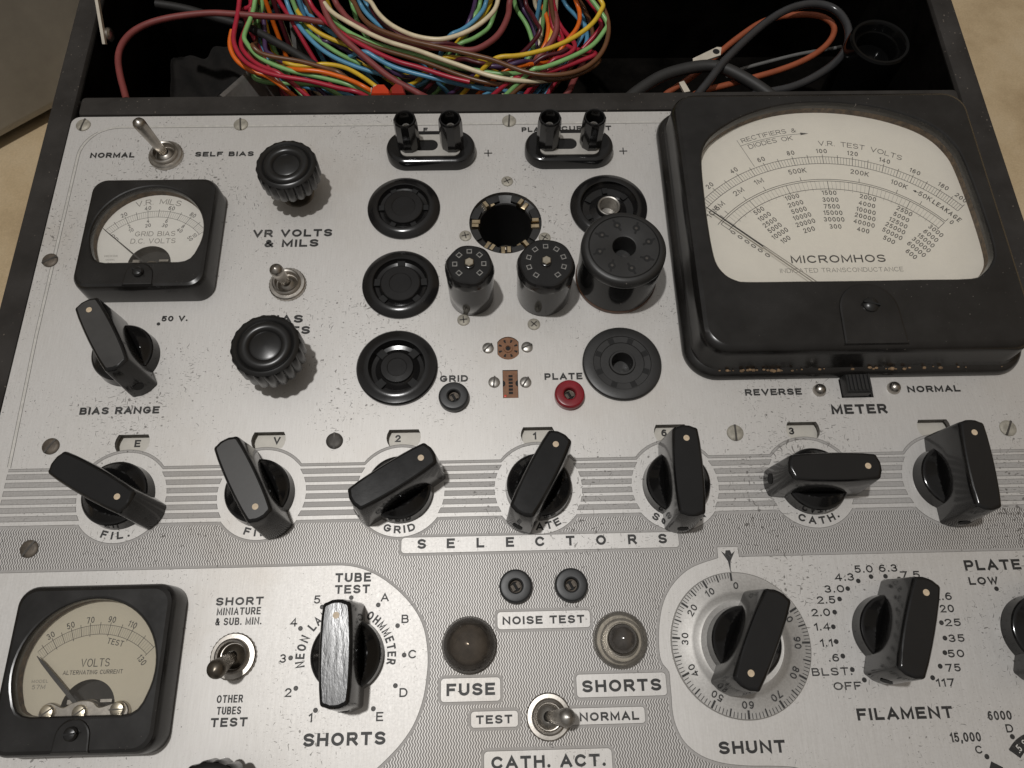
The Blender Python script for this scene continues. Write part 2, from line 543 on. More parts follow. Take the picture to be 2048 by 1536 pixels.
ORIGIN = {}
def build(name, mb, mats, parent=None, origin=(0, 0, 0), sharp=32.0):
    me = bpy.data.meshes.new(name)
    ox, oy, oz = origin
    me.from_pydata([((x - ox) * MM, (y - oy) * MM, (z - oz) * MM) for x, y, z in mb.v], [], mb.f)
    if not isinstance(mats, (list, tuple)): mats = [mats]
    for mt in mats: me.materials.append(mt)
    me.polygons.foreach_set('material_index', mb.m)
    me.polygons.foreach_set('use_smooth', [True] * len(me.polygons))
    me.update()
    me.set_sharp_from_angle(angle=math.radians(sharp))
    o = bpy.data.objects.new(name, me)
    COL.objects.link(o)
    place(o, origin, parent)
    return o

def place(o, origin, parent=None):
    ORIGIN[o] = Vector(origin)
    if parent is not None:
        o.parent = parent
        o.location = (Vector(origin) - ORIGIN[parent]) * MM
    else:
        o.location = Vector(origin) * MM

def thing(name, label, cat, origin=(0, 0, 0), group=None):
    o = bpy.data.objects.new(name, None)
    o.empty_display_size = 0.01
    COL.objects.link(o)
    place(o, origin)
    return tag(o, label, cat, group)

def tag(o, label, cat, group=None):
    o['label'] = label
    o['category'] = cat
    if group: o['group'] = group
    return o

def copy_part(src, origin, parent, label=None):
    """a copy of a part with copies of its sub-parts, moved to a new origin"""
    c = src.copy()
    COL.objects.link(c)
    c.parent = parent
    ORIGIN[c] = Vector(origin)
    c.location = (Vector(origin) - ORIGIN[parent]) * MM
    if label: c['label'] = label
    elif 'label' in c: del c['label']
    for ch in list(src.children):
        d = ch.copy()
        COL.objects.link(d)
        d.parent = c
        ORIGIN[d] = Vector(origin) + ORIGIN[ch] - ORIGIN[src]
    return c

# ------------------------------------------------------------------ lettering: engraved single-stroke capitals
def _bowl(x0, x1, y0, y1):
    r = (y1 - y0) / 2
    return [(x0, y1), (x1 - min(r, (x1 - x0) * .6), y1)] + arc_pts(x1 - min(r, (x1 - x0) * .6), (y0 + y1) / 2, min(r, (x1 - x0) * .6), r, 90, -90, 9)[1:] + [(x0, y0)]
_ELL = lambda cx, cy, rx, ry, n=22: [(cx + rx * math.cos(2 * math.pi * i / n), cy + ry * math.sin(2 * math.pi * i / n)) for i in range(n)]
_S = arc_pts(.5, .75, .48, .25, 28, 270, 12) + arc_pts(.5, .25, .5, .25, 90, -152, 12)[1:]
GLYPHS = {
 'A': (1.0, [[(0, 0), (.5, 1), (1, 0)], [(.2, .3), (.8, .3)]]),
 'B': (.86, [[(0, 0), (0, 1)], _bowl(0, .9, .53, 1), _bowl(0, 1, 0, .53)]),
 'C': (1.0, [arc_pts(.52, .5, .52, .5, 42, 318, 20)]),
 'D': (.95, [[(0, 0), (0, 1)], _bowl(0, 1, 0, 1)]),
 'E': (.8, [[(1, 1), (0, 1), (0, 0), (1, 0)], [(0, .52), (.85, .52)]]),
 'F': (.78, [[(1, 1), (0, 1), (0, 0)], [(0, .5), (.82, .5)]]),
 'G': (1.02, [arc_pts(.5, .5, .5, .5, 44, 335, 20) + [(.97, .45), (.55, .45)]]),
 'H': (.9, [[(0, 0), (0, 1)], [(1, 0), (1, 1)], [(0, .52), (1, .52)]]),
 'I': (.0, [[(0, 0), (0, 1)]]),
 'K': (.88, [[(0, 0), (0, 1)], [(0, .38), (1, 1)], [(.34, .6), (1, 0)]]),
 'L': (.76, [[(0, 1), (0, 0), (1, 0)]]),
 'M': (1.1, [[(0, 0), (0, 1), (.5, .12), (1, 1), (1, 0)]]),
 'N': (.95, [[(0, 0), (0, 1), (1, 0), (1, 1)]]),
 'O': (1.06, ['c', _ELL(.5, .5, .5, .5)]),
 'P': (.84, [[(0, 0), (0, 1)], _bowl(0, 1, .42, 1)]),
 'R': (.88, [[(0, 0), (0, 1)], _bowl(0, .96, .46, 1), [(.5, .46), (1, 0)]]),
 'S': (.86, [_S]),
 'T': (.88, [[(0, 1), (1, 1)], [(.5, 0), (.5, 1)]]),
 'U': (.88, [[(0, 1), (0, .36)] + arc_pts(.5, .36, .5, .36, 180, 360, 12) + [(1, 1)]]),
 'V': (.98, [[(0, 1), (.5, 0), (1, 1)]]),
 'W': (1.3, [[(0, 1), (.26, 0), (.5, .9), (.74, 0), (1, 1)]]),
 '&': (.86, [[(1, 0), (.24, .68)] + arc_pts(.46, .8, .24, .2, 200, -20, 9) + [(.2, .46)] + arc_pts(.38, .24, .36, .24, 135, 320, 10) + [(.98, .46)]]),
 '0': (.8, ['c', _ELL(.5, .5, .5, .5)]),
 '1': (.3, [[(0, .78), (1, 1), (1, 0)]]),
 '2': (.74, [arc_pts(.5, .72, .48, .28, 165, -32, 12) + [(.0, 0), (1, 0)]]),
 '3': (.72, [arc_pts(.46, .75, .44, .25, 150, -90, 11) + arc_pts(.46, .26, .5, .26, 90, -155, 12)[1:]]),
 '4': (.82, [[(.72, 0), (.72, 1), (0, .28), (1, .28)]]),
 '5': (.74, [[(.92, 1), (.14, 1), (.06, .56)] + arc_pts(.46, .32, .5, .32, 125, -150, 13)]),
 '6': (.76, ['c', _ELL(.5, .31, .48, .31), 'o', [(.86, .93)] + arc_pts(.62, .42, .6, .58, 92, 182, 9)]),
 '7': (.74, [[(0, 1), (1, 1), (.36, 0)]]),
 '8': (.76, ['c', _ELL(.5, .75, .42, .25), 'c', _ELL(.5, .26, .5, .26)]),
 '9': (.76, ['c', _ELL(.5, .69, .48, .31), 'o', [(.14, .07)] + arc_pts(.38, .58, .6, .58, -88, 2, 9)]),
 '+': (.8, [[(0, .5), (1, .5)], [(.5, 0), (.5, 1)]]),
 '.': (.0, [[(0, 0), (0, .02)]]),
 ',': (.06, [[(1, .04), (0, -.2)]]),
}
def text_width(s, H, t, ws, gap):
    x = 0.0
    for i, ch in enumerate(s):
        if ch == ' ': x += 0.62 * H * ws; continue
        x += GLYPHS[ch][0] * (H - t) * ws + t + (gap if i < len(s) - 1 else 0)
    return x

def glyph(mb, ch, x, H, t, ws, fn, z, mat, k=0):
    w, strokes = GLYPHS[ch]
    W = w * (H - t) * ws
    closed = False
    for st in strokes:
        if st == 'c': closed = True; continue
        if st == 'o': closed = False; continue
        pts = [fn(x + t / 2 + px * W, t / 2 + py * (H - t)) for px, py in st]
        k += 1
        if ch == '.':
            c = fn(x + t / 2, t * .62)
            mb.add([(*p, z) for p in circle(c[0], c[1], t * .62, 10)], [list(range(10))], mat)
        else:
            mb.ribbon(pts, t, z + 0.003 * (k % 4), mat, closed, 0 if closed else t * .5)
        closed = False
    return W + t

def text(mb, s, x0, x1, y, H, z, mat=0, t=None, rot=0.0, pivot=None, ws=1.0, tw=0.24):
    """one line with its left and right ends at x0, x1 and its baseline at y"""
    t = t or H * tw
    n = len(s) - 1
    gap = 0.22 * H * ws
    base = text_width(s, H, t, ws, 0)
    free = (x1 - x0) - base
    if n:
        # share the slack between letter widths and gaps
        for _ in range(24):
            cur = text_width(s, H, t, ws, gap)
            q = (x1 - x0) / cur
            if abs(q - 1) < 1e-3: break
            ws *= q; gap *= q
    x = x0
    c = pivot or (x0, y)
    ca, sa = math.cos(rot), math.sin(rot)
    fn = lambda px, py: (c[0] + (px - c[0]) * ca - (py + y - c[1]) * sa, c[1] + (px - c[0]) * sa + (py + y - c[1]) * ca)
    for i, ch in enumerate(s):
        if ch == ' ': x += 0.62 * H * ws; continue
        x += glyph(mb, ch, x, H, t, ws, fn, z, mat, i) + gap

def ctext(mb, s, cx, cy, H, z, mat=0, rot=0.0, ws=1.0, tw=0.24, gap=0.28):
    """a short string centred on a point and turned by rot"""
    t = H * tw
    w = text_width(s, H, t, ws, gap * H * ws)
    ca, sa = math.cos(rot), math.sin(rot)
    fn = lambda px, py: (cx + (px - w / 2) * ca - (py - H / 2) * sa, cy + (px - w / 2) * sa + (py - H / 2) * ca)
    x = 0.0
    for i, ch in enumerate(s):
        if ch == ' ': x += 0.62 * H * ws; continue
        x += glyph(mb, ch, x, H, t, ws, fn, z, mat, i) + gap * H * ws

def arctext(mb, s, c, r, amid, H, z, mat=0, under=False, ws=1.0, tw=0.24, span=None, gap=0.28):
    """letters set round an arc; r is the radius of their mid-height, amid (degrees) the middle of the string"""
    t = H * tw
    g = gap * H * ws
    wd = [(0.62 * H * ws if ch == ' ' else GLYPHS[ch][0] * (H - t) * ws + t) for ch in s]
    total = sum(wd) + g * (len(s) - 1)
    k = math.radians(span) * r / total if span else 1.0
    x = -total / 2
    for ch, w in zip(s, wd):
        a = (x + w / 2) * k / r
        x += w + g
        if ch == ' ': continue
        ang = math.radians(amid) + (a if under else -a)
        ctext(mb, ch, c[0] + r * math.cos(ang), c[1] + r * math.sin(ang), H, z, mat, ang + (math.pi / 2 if under else -math.pi / 2), ws, tw)

def disc(mb, x, y, r, z, mat=0, n=14):
    mb.add([(*p, z) for p in circle(x, y, r, n)], [list(range(n))], mat)

def sector(mb, c, r0, r1, d0, d1, z, mat=0, n=60):
    a = arc_pts(c[0], c[1], r0, r0, d0, d1, n)
    b = arc_pts(c[0], c[1], r1, r1, d0, d1, n)
    mb.add([(*p, z) for p in a + b], [(i, i + 1, n + 2 + i, n + 1 + i) if d1 < d0 else (i, n + 1 + i, n + 2 + i, i + 1) for i in range(n)], mat)

def radial(mb, c, deg, r0, r1, w, z, mat=0):
    a = math.radians(deg)
    mb.bar((c[0] + r0 * math.cos(a), c[1] + r0 * math.sin(a)), (c[0] + r1 * math.cos(a), c[1] + r1 * math.sin(a)), w, z, mat)

# ================================================================== the setting
mb = MB()
mb.box(-1500, -1500, -122, 1800, 1900, -118)
tb = build('table_top', mb, M['table'])
tb['kind'] = 'structure'

# grey steel cabinet standing on the table beyond the case
cab = MB()
ca = math.radians(38.6)
def cabpt(x, y): return (-151.8 + x * math.cos(ca) - y * math.sin(ca), 239.1 + x * math.sin(ca) + y * math.cos(ca))
def cabrect(i):
    return [cabpt(x, y) for x, y in rrect(-70 , 131, 330 - i, 130 - i, 8 - min(i, 6), 5)]
cab.stack([(cabrect(5), -112), (cabrect(2.2), -111), (cabrect(0.4), -108.2), (cabrect(0), -105), (cabrect(0), 380)])
c_o = build('steel_cabinet', cab, M['cabinet'], origin=(-250, 200, -118))
tag(c_o, 'grey painted steel cabinet standing on the table beside the open tester case', 'cabinet')
for fx, fy in ((-330, 30), (190, 30), (-330, 230), (190, 230)):
    q = cabpt(fx, fy)
    ft = MB()
    ft.lathe([(12, -118), (12, -111.5)], q, 16)
    build('foot', ft, M['void'], c_o, origin=(*q, -118))

# ================================================================== the tube tester
T = thing('tube_tester', 'vintage tube tester with silver panel, black knobs and three meters in an open black case', 'tube tester', (132, 20, -118))

# ---- case
cs = MB()
def wall(x0, y0, x1, y1, z0, z1, r=1.6):
    cx, cy, hx, hy = (x0 + x1) / 2, (y0 + y1) / 2, (x1 - x0) / 2, (y1 - y0) / 2
    cs.stack([(rrect(cx, cy, hx, hy, 1.5, 4), z0), (rrect(cx, cy, hx, hy, 1.5, 4), z1 - r), (rrect(cx, cy, hx - r * .3, hy - r * .3, 1.4, 4), z1 - r * .3), (rrect(cx, cy, hx - r, hy - r, .6, 4), z1)])
wall(-53.8, -160, -44.3, 262, -118, 0.3)
wall(308.3, -160, 318.2, 262, -118, 0.3)
wall(-44.2, 252.5, 308.2, 262, -118, 0.3)
wall(-44.2, -160, 308.2, -150, -118, 0.3)
cs.box(-44.2, -149.9, -118, 308.2, 252.4, -112)
case = build('case', cs, M['case'], T, (132, 50, -118))
case['label'] = 'worn black covered case wall round the panel and the open compartment'
ln = MB()
ln.box(-44.1, 161.4, -75, 308.1, 252.3, -72)
ln.box(-44.1, 161.4, -71.9, -43.6, 252.3, -1.5)
ln.box(307.6, 161.4, -71.9, 308.1, 252.3, -1.5)
ln.box(-43.5, 251.7, -71.9, 307.5, 252.3, -1.5)
build('compartment_lining', ln, M['inside'], T, (132, 206, -75))
cs = MB()
wall(-42.4, 152.0, 307.6, 161.2, -72, 0.5, 1.3)
build('partition', cs, M['case'], T, (132, 156.5, -72))

# ---- panel: one plate with its etched pattern and printing
P = MB()
A_, E_, W_, L_, I_, D_, G_ = range(7)
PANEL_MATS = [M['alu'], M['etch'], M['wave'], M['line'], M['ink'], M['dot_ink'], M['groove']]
WX = [44.0 * i for i in range(7)]
def window_outline(cx, g=0.0):
    return grow([(cx + 5.0, 20.6), (cx - 4.6, 20.6), (cx - 5.25, 19.1), (cx - 5.45, 17.7), (cx - 5.1, 16.2), (cx - 4.4, 15.0),
                 (cx + 4.7, 15.0), (cx + 5.5, 16.3), (cx + 5.8, 17.8), (cx + 5.6, 19.3)], g)
HOLE_C, HOLE_R = (123.6, 100.5), 13.4
holes = [window_outline(x + 0.3) for x in WX]
holes.append(circle(*HOLE_C, HOLE_R, 56))
SOCK = [((86.0, 107.0), 11.2), ((85.8, 74.8), 11.2), ((85.6, 42.6), 11.2), ((162.2, 106.3), 12.4), ((162.1, 42.6), 5.0)]
for q_, r_ in SOCK:
    holes.append(circle(*q_, r_, 48))
holes.append([(246.7, 35.6), (235.6, 35.6), (235.6, 28.9), (246.5, 28.9)])
oct_ = [p for p in arc_pts(123.4, 49.4, 4.35, 4.35, 32, 148, 8)] + [p for p in arc_pts(123.4, 49.4, 4.35, 4.35, 212, 328, 8)]
holes.append(oct_)
holes.append([(126.5, 41.2), (121.3, 41.2), (121.3, 31.0), (126.5, 31.0)])
outer = rrect(132, 5.7, 176.2, 145.7, 3.2, 5)
P.sheet([outer] + holes, 0.0, A_)
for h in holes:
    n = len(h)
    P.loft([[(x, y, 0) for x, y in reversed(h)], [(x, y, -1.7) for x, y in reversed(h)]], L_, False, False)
P.loft([[(x, y, -1.7) for x, y in outer], [(x, y, 0) for x, y in outer]], A_, False, False)

# engraved outline: along the top, round the corner and down the left side
gp = [(186, 146.2), (-24.5, 146.3)] + arc_pts(-25.0, 132.6, 13.6, 13.6, 92, 178, 10) + [(-38.5, 57), (-37.3, 10.2)]
P.ribbon(gp, 1.0, 0.03, G_)
P.ribbon([(p[0] + (0.55 if i > 6 else 0), p[1] - (0.55 if i <= 6 else 0.2)) for i, p in enumerate(gp)], 0.16, 0.05, L_)
P.ribbon([(p[0] - (0.55 if i > 6 else 0), p[1] + (0.55 if i <= 6 else 0.2)) for i, p in enumerate(gp)][6:], 0.14, 0.05, L_)

# band of bars between the selector knobs
XL, XR = -37.3, 301.5
RB = 14.1
def edge_x(k, y, side):
    if k < 0: return XL
    if k > 6: return XR
    return 44.0 * k + side * math.sqrt(RB * RB - y * y)
for k in range(-1, 7):
    for i in range(6):
        y1 = 7.9 - 2.715 * i
        y0 = y1 - 1.62
        q = [(edge_x(k, y0, 1), y0), (edge_x(k + 1, y0, -1), y0), (edge_x(k + 1, y1, -1), y1), (edge_x(k, y1, 1), y1)]
        P.add([(*p, 0.03) for p in q], [(0, 1, 2, 3)], E_)
        P.ribbon(q, 0.13, 0.05, L_, True)
# top outline of the band, stepping round each knob
kx = math.sqrt(15.0 ** 2 - 9.25 ** 2)
line = [(XL, 9.25)]
for k in range(7):
    a = math.degrees(math.atan2(9.25, kx))
    line += arc_pts(44.0 * k, 0, 15.0, 15.0, 180 - a, a, 16)
line.append((XR, 9.25))
P.ribbon(line, 0.86, 0.03, E_)
def para(ln_, d):
    out = []
    for i, p in enumerate(ln_):
        a, b = Vector(ln_[max(0, i - 1)]), Vector(ln_[min(len(ln_) - 1, i + 1)])
        t = (b - a).normalized()
        out.append((p[0] - t.y * d, p[1] + t.x * d))
    return out
P.ribbon(para(line, 0.43), 0.13, 0.05, L_)
P.ribbon(para(line, -0.43), 0.13, 0.05, L_)

# wavy etched field
P.sheet([[(XL, -140), (XR, -140), (XR, -8.66), (XL, -8.66)]], 0.03, E_)
P.sheet([[(XL + .9, -139), (XR - .9, -139), (XR - .9, -9.65), (XL + .9, -9.65)]], 0.06, W_)
P.ribbon([(XL, -8.66), (XR, -8.66)], 0.13, 0.07, L_)
seg = lambda k, r: [p for p in arc_pts(44.0 * k, 0, r, r, 180 + math.degrees(math.asin(8.6 / r)), 360 - math.degrees(math.asin(8.6 / r)), 30)]
patches = []
for k in range(7):
    patches.append((seg(k, 15.5), seg(k, 14.75), seg(k, 14.6)))
def patch(pts):
    patches.append((grow(pts, 0.9), grow(pts, 0.14), pts))
patch(rrect(132.0, -17.3, 43.2, 2.38, 1.1))
patch(rrect(132.1, -40.3, 13.9, 2.45, 1.0))
patch(rrect(110.1, -59.2, 8.6, 3.15, 1.0))
patch(rrect(154.0, -59.0, 13.1, 3.1, 1.0))
patch(rrect(116.9, -67.2, 6.7, 2.1, 0.9))
patch(rrect(149.2, -67.1, 10.9, 2.15, 0.9))
patch(rrect(131.8, -78.8, 18.0, 3.3, 1.1))
def catmull(p, n=5, closed=False):
    out = []
    N = len(p)
    for i in range(N if closed else N - 1):
        a, b, c, d = (p[(i - 1) % N], p[i], p[(i + 1) % N], p[(i + 2) % N]) if closed else (p[max(0, i - 1)], p[i], p[i + 1], p[min(N - 1, i + 2)])
        for j in range(n):
            t = j / n
            out.append(tuple(0.5 * (2 * b[m] + (c[m] - a[m]) * t + (2 * a[m] - 5 * b[m] + 4 * c[m] - d[m]) * t * t + (3 * b[m] - a[m] - 3 * c[m] + d[m]) * t ** 3) for m in range(len(b))))
    if not closed: out.append(tuple(p[-1]))
    return out
lw = catmull([(70, -120), (72, -92), (78, -83.2), (83.8, -78.9), (87.6, -75.6), (90.7, -72.4), (93.8, -68), (96.1, -62.2), (97.2, -56.2), (97.5, -49.5), (96.2, -42), (93, -36), (87.7, -30.4), (80.8, -25.7), (73.3, -23.2), (64, -22.9)], 4)
patch(lw + [(-36.4, -23.0), (-36.4, -120)])
rw = catmull([(186.9, -23.3), (179.3, -25.6), (174.7, -28.4), (170.9, -32.3), (168.3, -36.9), (166.7, -42.7), (166.0, -49), (166.4, -53.0), (168.25, -55.8), (168.3, -59.0), (168.3, -62.5), (168.2, -66), (168.7, -69.8), (170.7, -74.3), (174.9, -77.9), (180.8, -80.0), (188, -80.9), (196.1, -81.2), (202.5, -82.0), (205.5, -85), (206, -95), (206, -130)], 4)
patch([(300.6, -130), (300.6, -23.1), (193.4, -23.1), (193.4, -20.0), (187.0, -20.0)] + rw)
for i_, (g_, l_, p_) in enumerate(patches):
    P.sheet([g_], 0.09 + .0012 * i_, E_)
    P.sheet([l_], 0.12 + .0012 * i_, L_)
    P.sheet([p_], 0.15 + .0012 * i_, A_)

# ---- printing on the panel
Z1 = 0.19
for s, x0, x1, y, h in [
    ('NORMAL', -33.9, -17.2, 131.7, 2.35), ('SELF BIAS', 5.7, 27.9, 131.8, 2.15), ('VR VOLTS', 31.4, 60.1, 95.4, 3.1), ('& MILS', 35.9, 55.4, 91.1, 3.1),
    ('50 V.', 3.4, 12.3, 61.7, 2.1), ('BIAS RANGE', -18.4, 7.6, 27.8, 2.5), ('BIAS', 39.2, 52.2, 60.4, 3.0), ('VOLTS', 36.4, 55.0, 56.0, 3.0),
    ('GRID', 100.1, 109.6, 37.2, 2.35), ('PLATE', 135.5, 148.4, 37.3, 2.4), ('REVERSE', 203.0, 222.3, 30.3, 2.3), ('NORMAL', 258.5, 276.6, 30.4, 2.3),
    ('METER', 231.2, 250.0, 23.1, 3.35), ('PLATE', 130.8, 142.6, 141.9, 2.2), ('CURRENT', 146.4, 166.0, 142.3, 2.2), ('F', 92.5, 94.9, 142.4, 2.0),
    ('TUBE', 69.0, 79.9, -28.0, 2.75), ('TEST', 69.1, 79.7, -31.4, 2.6), ('SHORTS', 62.8, 86.0, -73.0, 3.45), ('SHORT', 33.7, 47.9, -34.0, 2.35),
    ('TEST', 36.2, 46.6, -67.3, 2.4), ('NOISE TEST', 119.7, 144.3, -41.5, 2.35), ('FUSE', 103.1, 117.2, -60.8, 3.35), ('SHORTS', 142.5, 165.6, -60.8, 3.3),
    ('TEST', 111.6, 122.0, -68.4, 2.3), ('NORMAL', 141.3, 158.4, -68.4, 2.3), ('CATH. ACT.', 115.8, 147.9, -80.0, 3.2), ('SHUNT', 180.3, 199.3, -77.9, 3.3),
    ('FILAMENT', 221.4, 249.4, -70.2, 3.2), ('PLATE', 263.2, 280.9, -28.9, 3.2), ('LOW', 263.4, 272.5, -33.2, 2.35)]:
    text(P, s, x0, x1, y, h, Z1, I_)
for s, x0, x1, y, h in [('4.3', 222.1, 228.1, -31.1, 2.3), ('5.0', 228.7, 234.4, -28.8, 2.3), ('6.3', 236.3, 242.1, -28.7, 2.3), ('7.5', 242.6, 248.7, -30.9, 2.3),
    ('3.0', 218.3, 224.4, -34.5, 2.25), ('2.5', 215.4, 221.1, -37.7, 2.25), ('2.0', 213.1, 218.8, -41.3, 2.25), ('1.4', 213.2, 218.1, -45.4, 2.2), ('1.1', 214.2, 217.9, -50.0, 2.2),
    ('.6', 216.0, 219.1, -54.2, 2.2), ('BLST.', 210.3, 222.2, -58.0, 2.2), ('OFF', 216.0, 224.2, -62.0, 2.2), ('12.6', 249.6, 257.0, -37.5, 2.3), ('20', 252.5, 256.8, -41.1, 2.3),
    ('25', 253.0, 257.9, -45.1, 2.2), ('35', 253.1, 257.9, -49.6, 2.2), ('50', 251.8, 256.7, -53.9, 2.2), ('75', 250.2, 254.7, -57.8, 2.2), ('117', 246.4, 251.8, -61.8, 2.2),
    ('D', 263.7, 265.9, -74.4, 2.2), ('C', 253.4, 255.7, -79.6, 2.1)]:
    text(P, s, x0, x1, y, h, Z1, I_, tw=0.19)
for s, x0, x1, y, h in [('MINIATURE', 34.3, 47.4, -36.8, 2.15), ('& SUB. MIN.', 34.2, 47.9, -39.7, 2.15), ('OTHER', 37.2, 44.7, -61.0, 2.1), ('TUBES', 37.6, 44.5, -64.1, 2.1),
    ('6000', 259.3, 266.3, -71.1, 2.5), ('15,000', 247.0, 255.9, -76.5, 2.5)]:
    text(P, s, x0, x1, y, h, Z1, I_, ws=0.5, tw=0.19)
for ch, x in zip('SELECTORS', [95.1, 104.1, 113.3, 122.5, 131.8, 141.3, 150.9, 160.7, 170.2]):
    ctext(P, ch, x, -16.95, 3.05, Z1, I_, ws=0.98)
# names under the selector knobs
for k, s, sp in ((0, 'FIL.', 42), (1, 'FIL.', 42), (2, 'GRID', 47), (3, 'PLATE', 62), (4, 'SCREEN', 82), (5, 'CATH.', 62)):
    arctext(P, s, (44.0 * k, 0), 12.3, 270 if k != 5 else 272, 2.4, Z1, I_, under=True, span=sp)
# shorts switch legends
for s, x, y in [('5', 64.0, -32.9), ('4', 57.5, -39.3), ('3', 55.2, -49.4), ('2', 57.5, -58.7), ('1', 64.4, -65.5), ('A', 84.3, -32.7), ('B', 90.6, -39.1), ('C', 93.0, -49.1), ('D', 90.7, -59.5), ('E', 84.1, -65.7)]:
    ctext(P, s, x, y, 2.45, Z1, I_, tw=0.18)
arctext(P, 'OHMMETER', (74.0, -49.3), 12.95, 27, 2.6, Z1, I_, span=77, ws=0.58, tw=0.2)
arctext(P, 'NEON LAMP', (74.0, -49.3), 13.9, 150, 2.7, Z1, I_, span=84, ws=0.58, tw=0.2)
for x, y in [(74.2, -32.6), (65.6, -35.1), (59.6, -41.1), (57.4, -49.3), (59.6, -57.6), (65.7, -63.6), (82.4, -34.9), (88.4, -41.0), (90.6, -49.3), (88.3, -57.6), (82.2, -63.6)]:
    disc(P, x, y, 0.70, Z1, I_); disc(P, x, y, 0.48, Z1 + 0.02, D_)
for x, y in [(233.4, -30.0), (237.9, -30.0), (242.0, -30.9), (229.2, -31.2), (225.5, -33.4), (222.4, -36.4), (220.2, -40.2), (219.0, -44.4), (219.1, -48.6), (220.3, -52.7), (222.4, -56.5), (225.4, -59.4),
             (252.0, -44.0), (252.0, -48.4), (251.0, -52.5), (248.7, -56.2), (245.7, -59.3), (271.4, -34.5), (265.0, -75.5), (256.3, -80.4)]:
    disc(P, x, y, 0.72, Z1, I_)
disc(P, 2.55, 60.75, 0.6, Z1, I_)
for x, y in ((117.6, 131.9), (169.8, 132.2)):
    P.bar((x - 1.55, y), (x + 1.55, y), 0.38, Z1, I_); P.bar((x, y - 1.55), (x, y + 1.55), 0.4, Z1 + .01, I_)
# arrow over the shunt dial
P.sheet([[(190.2, -28.0), (189.8, -24.4), (188.0, -21.2), (189.2, -22.1), (189.5, -21.0), (190.9, -21.0), (191.2, -22.1), (192.4, -21.2), (190.6, -24.4)]], Z1, I_)
# black sector label and pointer at the lower right
sector(P, (272.5, -86.5), 8.6, 12.2, 141, 60, Z1, I_, 24)
P.sheet([[(257.2, -81.6), (260.2, -83.2), (259.4, -88), (254.8, -86)]], Z1, I_)
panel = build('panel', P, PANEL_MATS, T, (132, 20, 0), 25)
wl = MB()
arctext(wl, '.5 SIG', (272.5, -86.5), 10.3, 118, 1.9, 0.22, 0, ws=0.55, tw=0.15)
build('sector_lettering', wl, M['white_ink'], T, (266, -78, 0))

# ---- index discs seen through the seven windows
for k, (ch, dx, dy) in enumerate([('E', 0.4, 0), ('V', 2.0, 0.1), ('2', -2.1, 0), ('1', -0.7, 0), ('6', -1.4, 0.2), ('3', -2.4, 0), ('0', -4.6, 0)]):
    w = MB()
    w.stack([(circle(44.0 * k, 6, 19.5, 40), -4.0), (circle(44.0 * k, 6, 19.5, 40), -3.2)])
    ctext(w, ch, 44.0 * k + 0.3 + dx, 18.55 + dy, 2.5, -3.16, 1, ws=0.9, tw=0.23)
    build('index_disc', w, [M['index'], M['ink']], T, (44.0 * k, 6, -3))

# ---- screws
def screw_mesh(r, h, slot, mat, cross=False, origin=(0, 0, 0), rot=0.0):
    s = MB()
    s.lathe([(r, 0), (r, h * .45), (r * .9, h * .75), (r * .6, h * .95), (r * .25, h * 1.0), (0.01, h * 1.0)], (origin[0], origin[1]), 28, 0, 0)
    for a in ((rot, rot + math.pi / 2) if cross else (rot,)):
        L_ = r * (.62 if cross else 1.0)
        q = rot2([(-L_, -slot), (L_, -slot), (L_, slot), (-L_, slot)], a, origin[:2])
        s.prism(q, h * .35, h * 1.07, 1)
    return build('screw', s, [mat, M['screw_dark']], T, origin)
for x, y, mt, a in [(-39.2, 147.3, 'screw_pale', 1.4), (21.5, 146.8, 'screw_pale', 1.7), (126.0, 147.2, 'screw_pale', 1.5), (-39.7, 86.8, 'screw_brown', 0.5), (-25.4, 17.1, 'screw_brown', 1.0),
                    (66.0, 17.1, 'screw_dark', 1.6), (197.7, 17.2, 'screw_pale', 1.55), (289.1, 17.0, 'screw_pale', 1.05), (-25.3, -15.8, 'screw_brown', 1.0)]:
    screw_mesh(2.75, 0.8, 0.32, M[mt], False, (x, y, 0), a)
for x, y in [(124.6, 118.7), (108.8, 94.8), (137.8, 93.5), (108.1, 60.4), (132.6, 58.3)]:
    screw_mesh(2.2, 0.55, 0.2, M['screw_pale'], True, (x, y, 0), random.uniform(0, 1.5))
for x, y, a in [(116.5, 49.4, 0.8), (129.9, 49.5, 0.4), (118.4, 36.7, 1.45), (129.0, 36.5, 1.0)]:
    screw_mesh(1.95, 1.2, 0.26, M['steel'], False, (x, y, 0), a)

# ---- bar knobs
def barline(L, Wc, We, rc, bulge, n=8):
    """outline of the bar: bowed sides, slightly bulged ends"""
    right = []
    for i in range(n + 1):
        x = -(L - rc) + 2 * (L - rc) * i / n
        right.append((x, We + (Wc - We) * (1 - (x / L) ** 2)))
    top = list(reversed(right))                       # from +x to -x along +y
    def corner(sx, sy, a0):
        return [(sx * (L - rc) + rc * math.cos(math.radians(a0 + 90 * i / 4)), sy * (We - rc) + rc * math.sin(math.radians(a0 + 90 * i / 4))) for i in range(5)]
    end1 = [(L + bulge * (1 - (y / We) ** 2), y) for y in (-(We - rc) * .5, 0, (We - rc) * .5)]
    out = end1 + corner(1, 1, 0) + top[1:-1] + corner(-1, 1, 90)
    out += [(-x, -y) for x, y in end1] + corner(-1, -1, 180) + [(x, -y) for x, y in right[1:-1]] + corner(1, -1, 270)
    return out

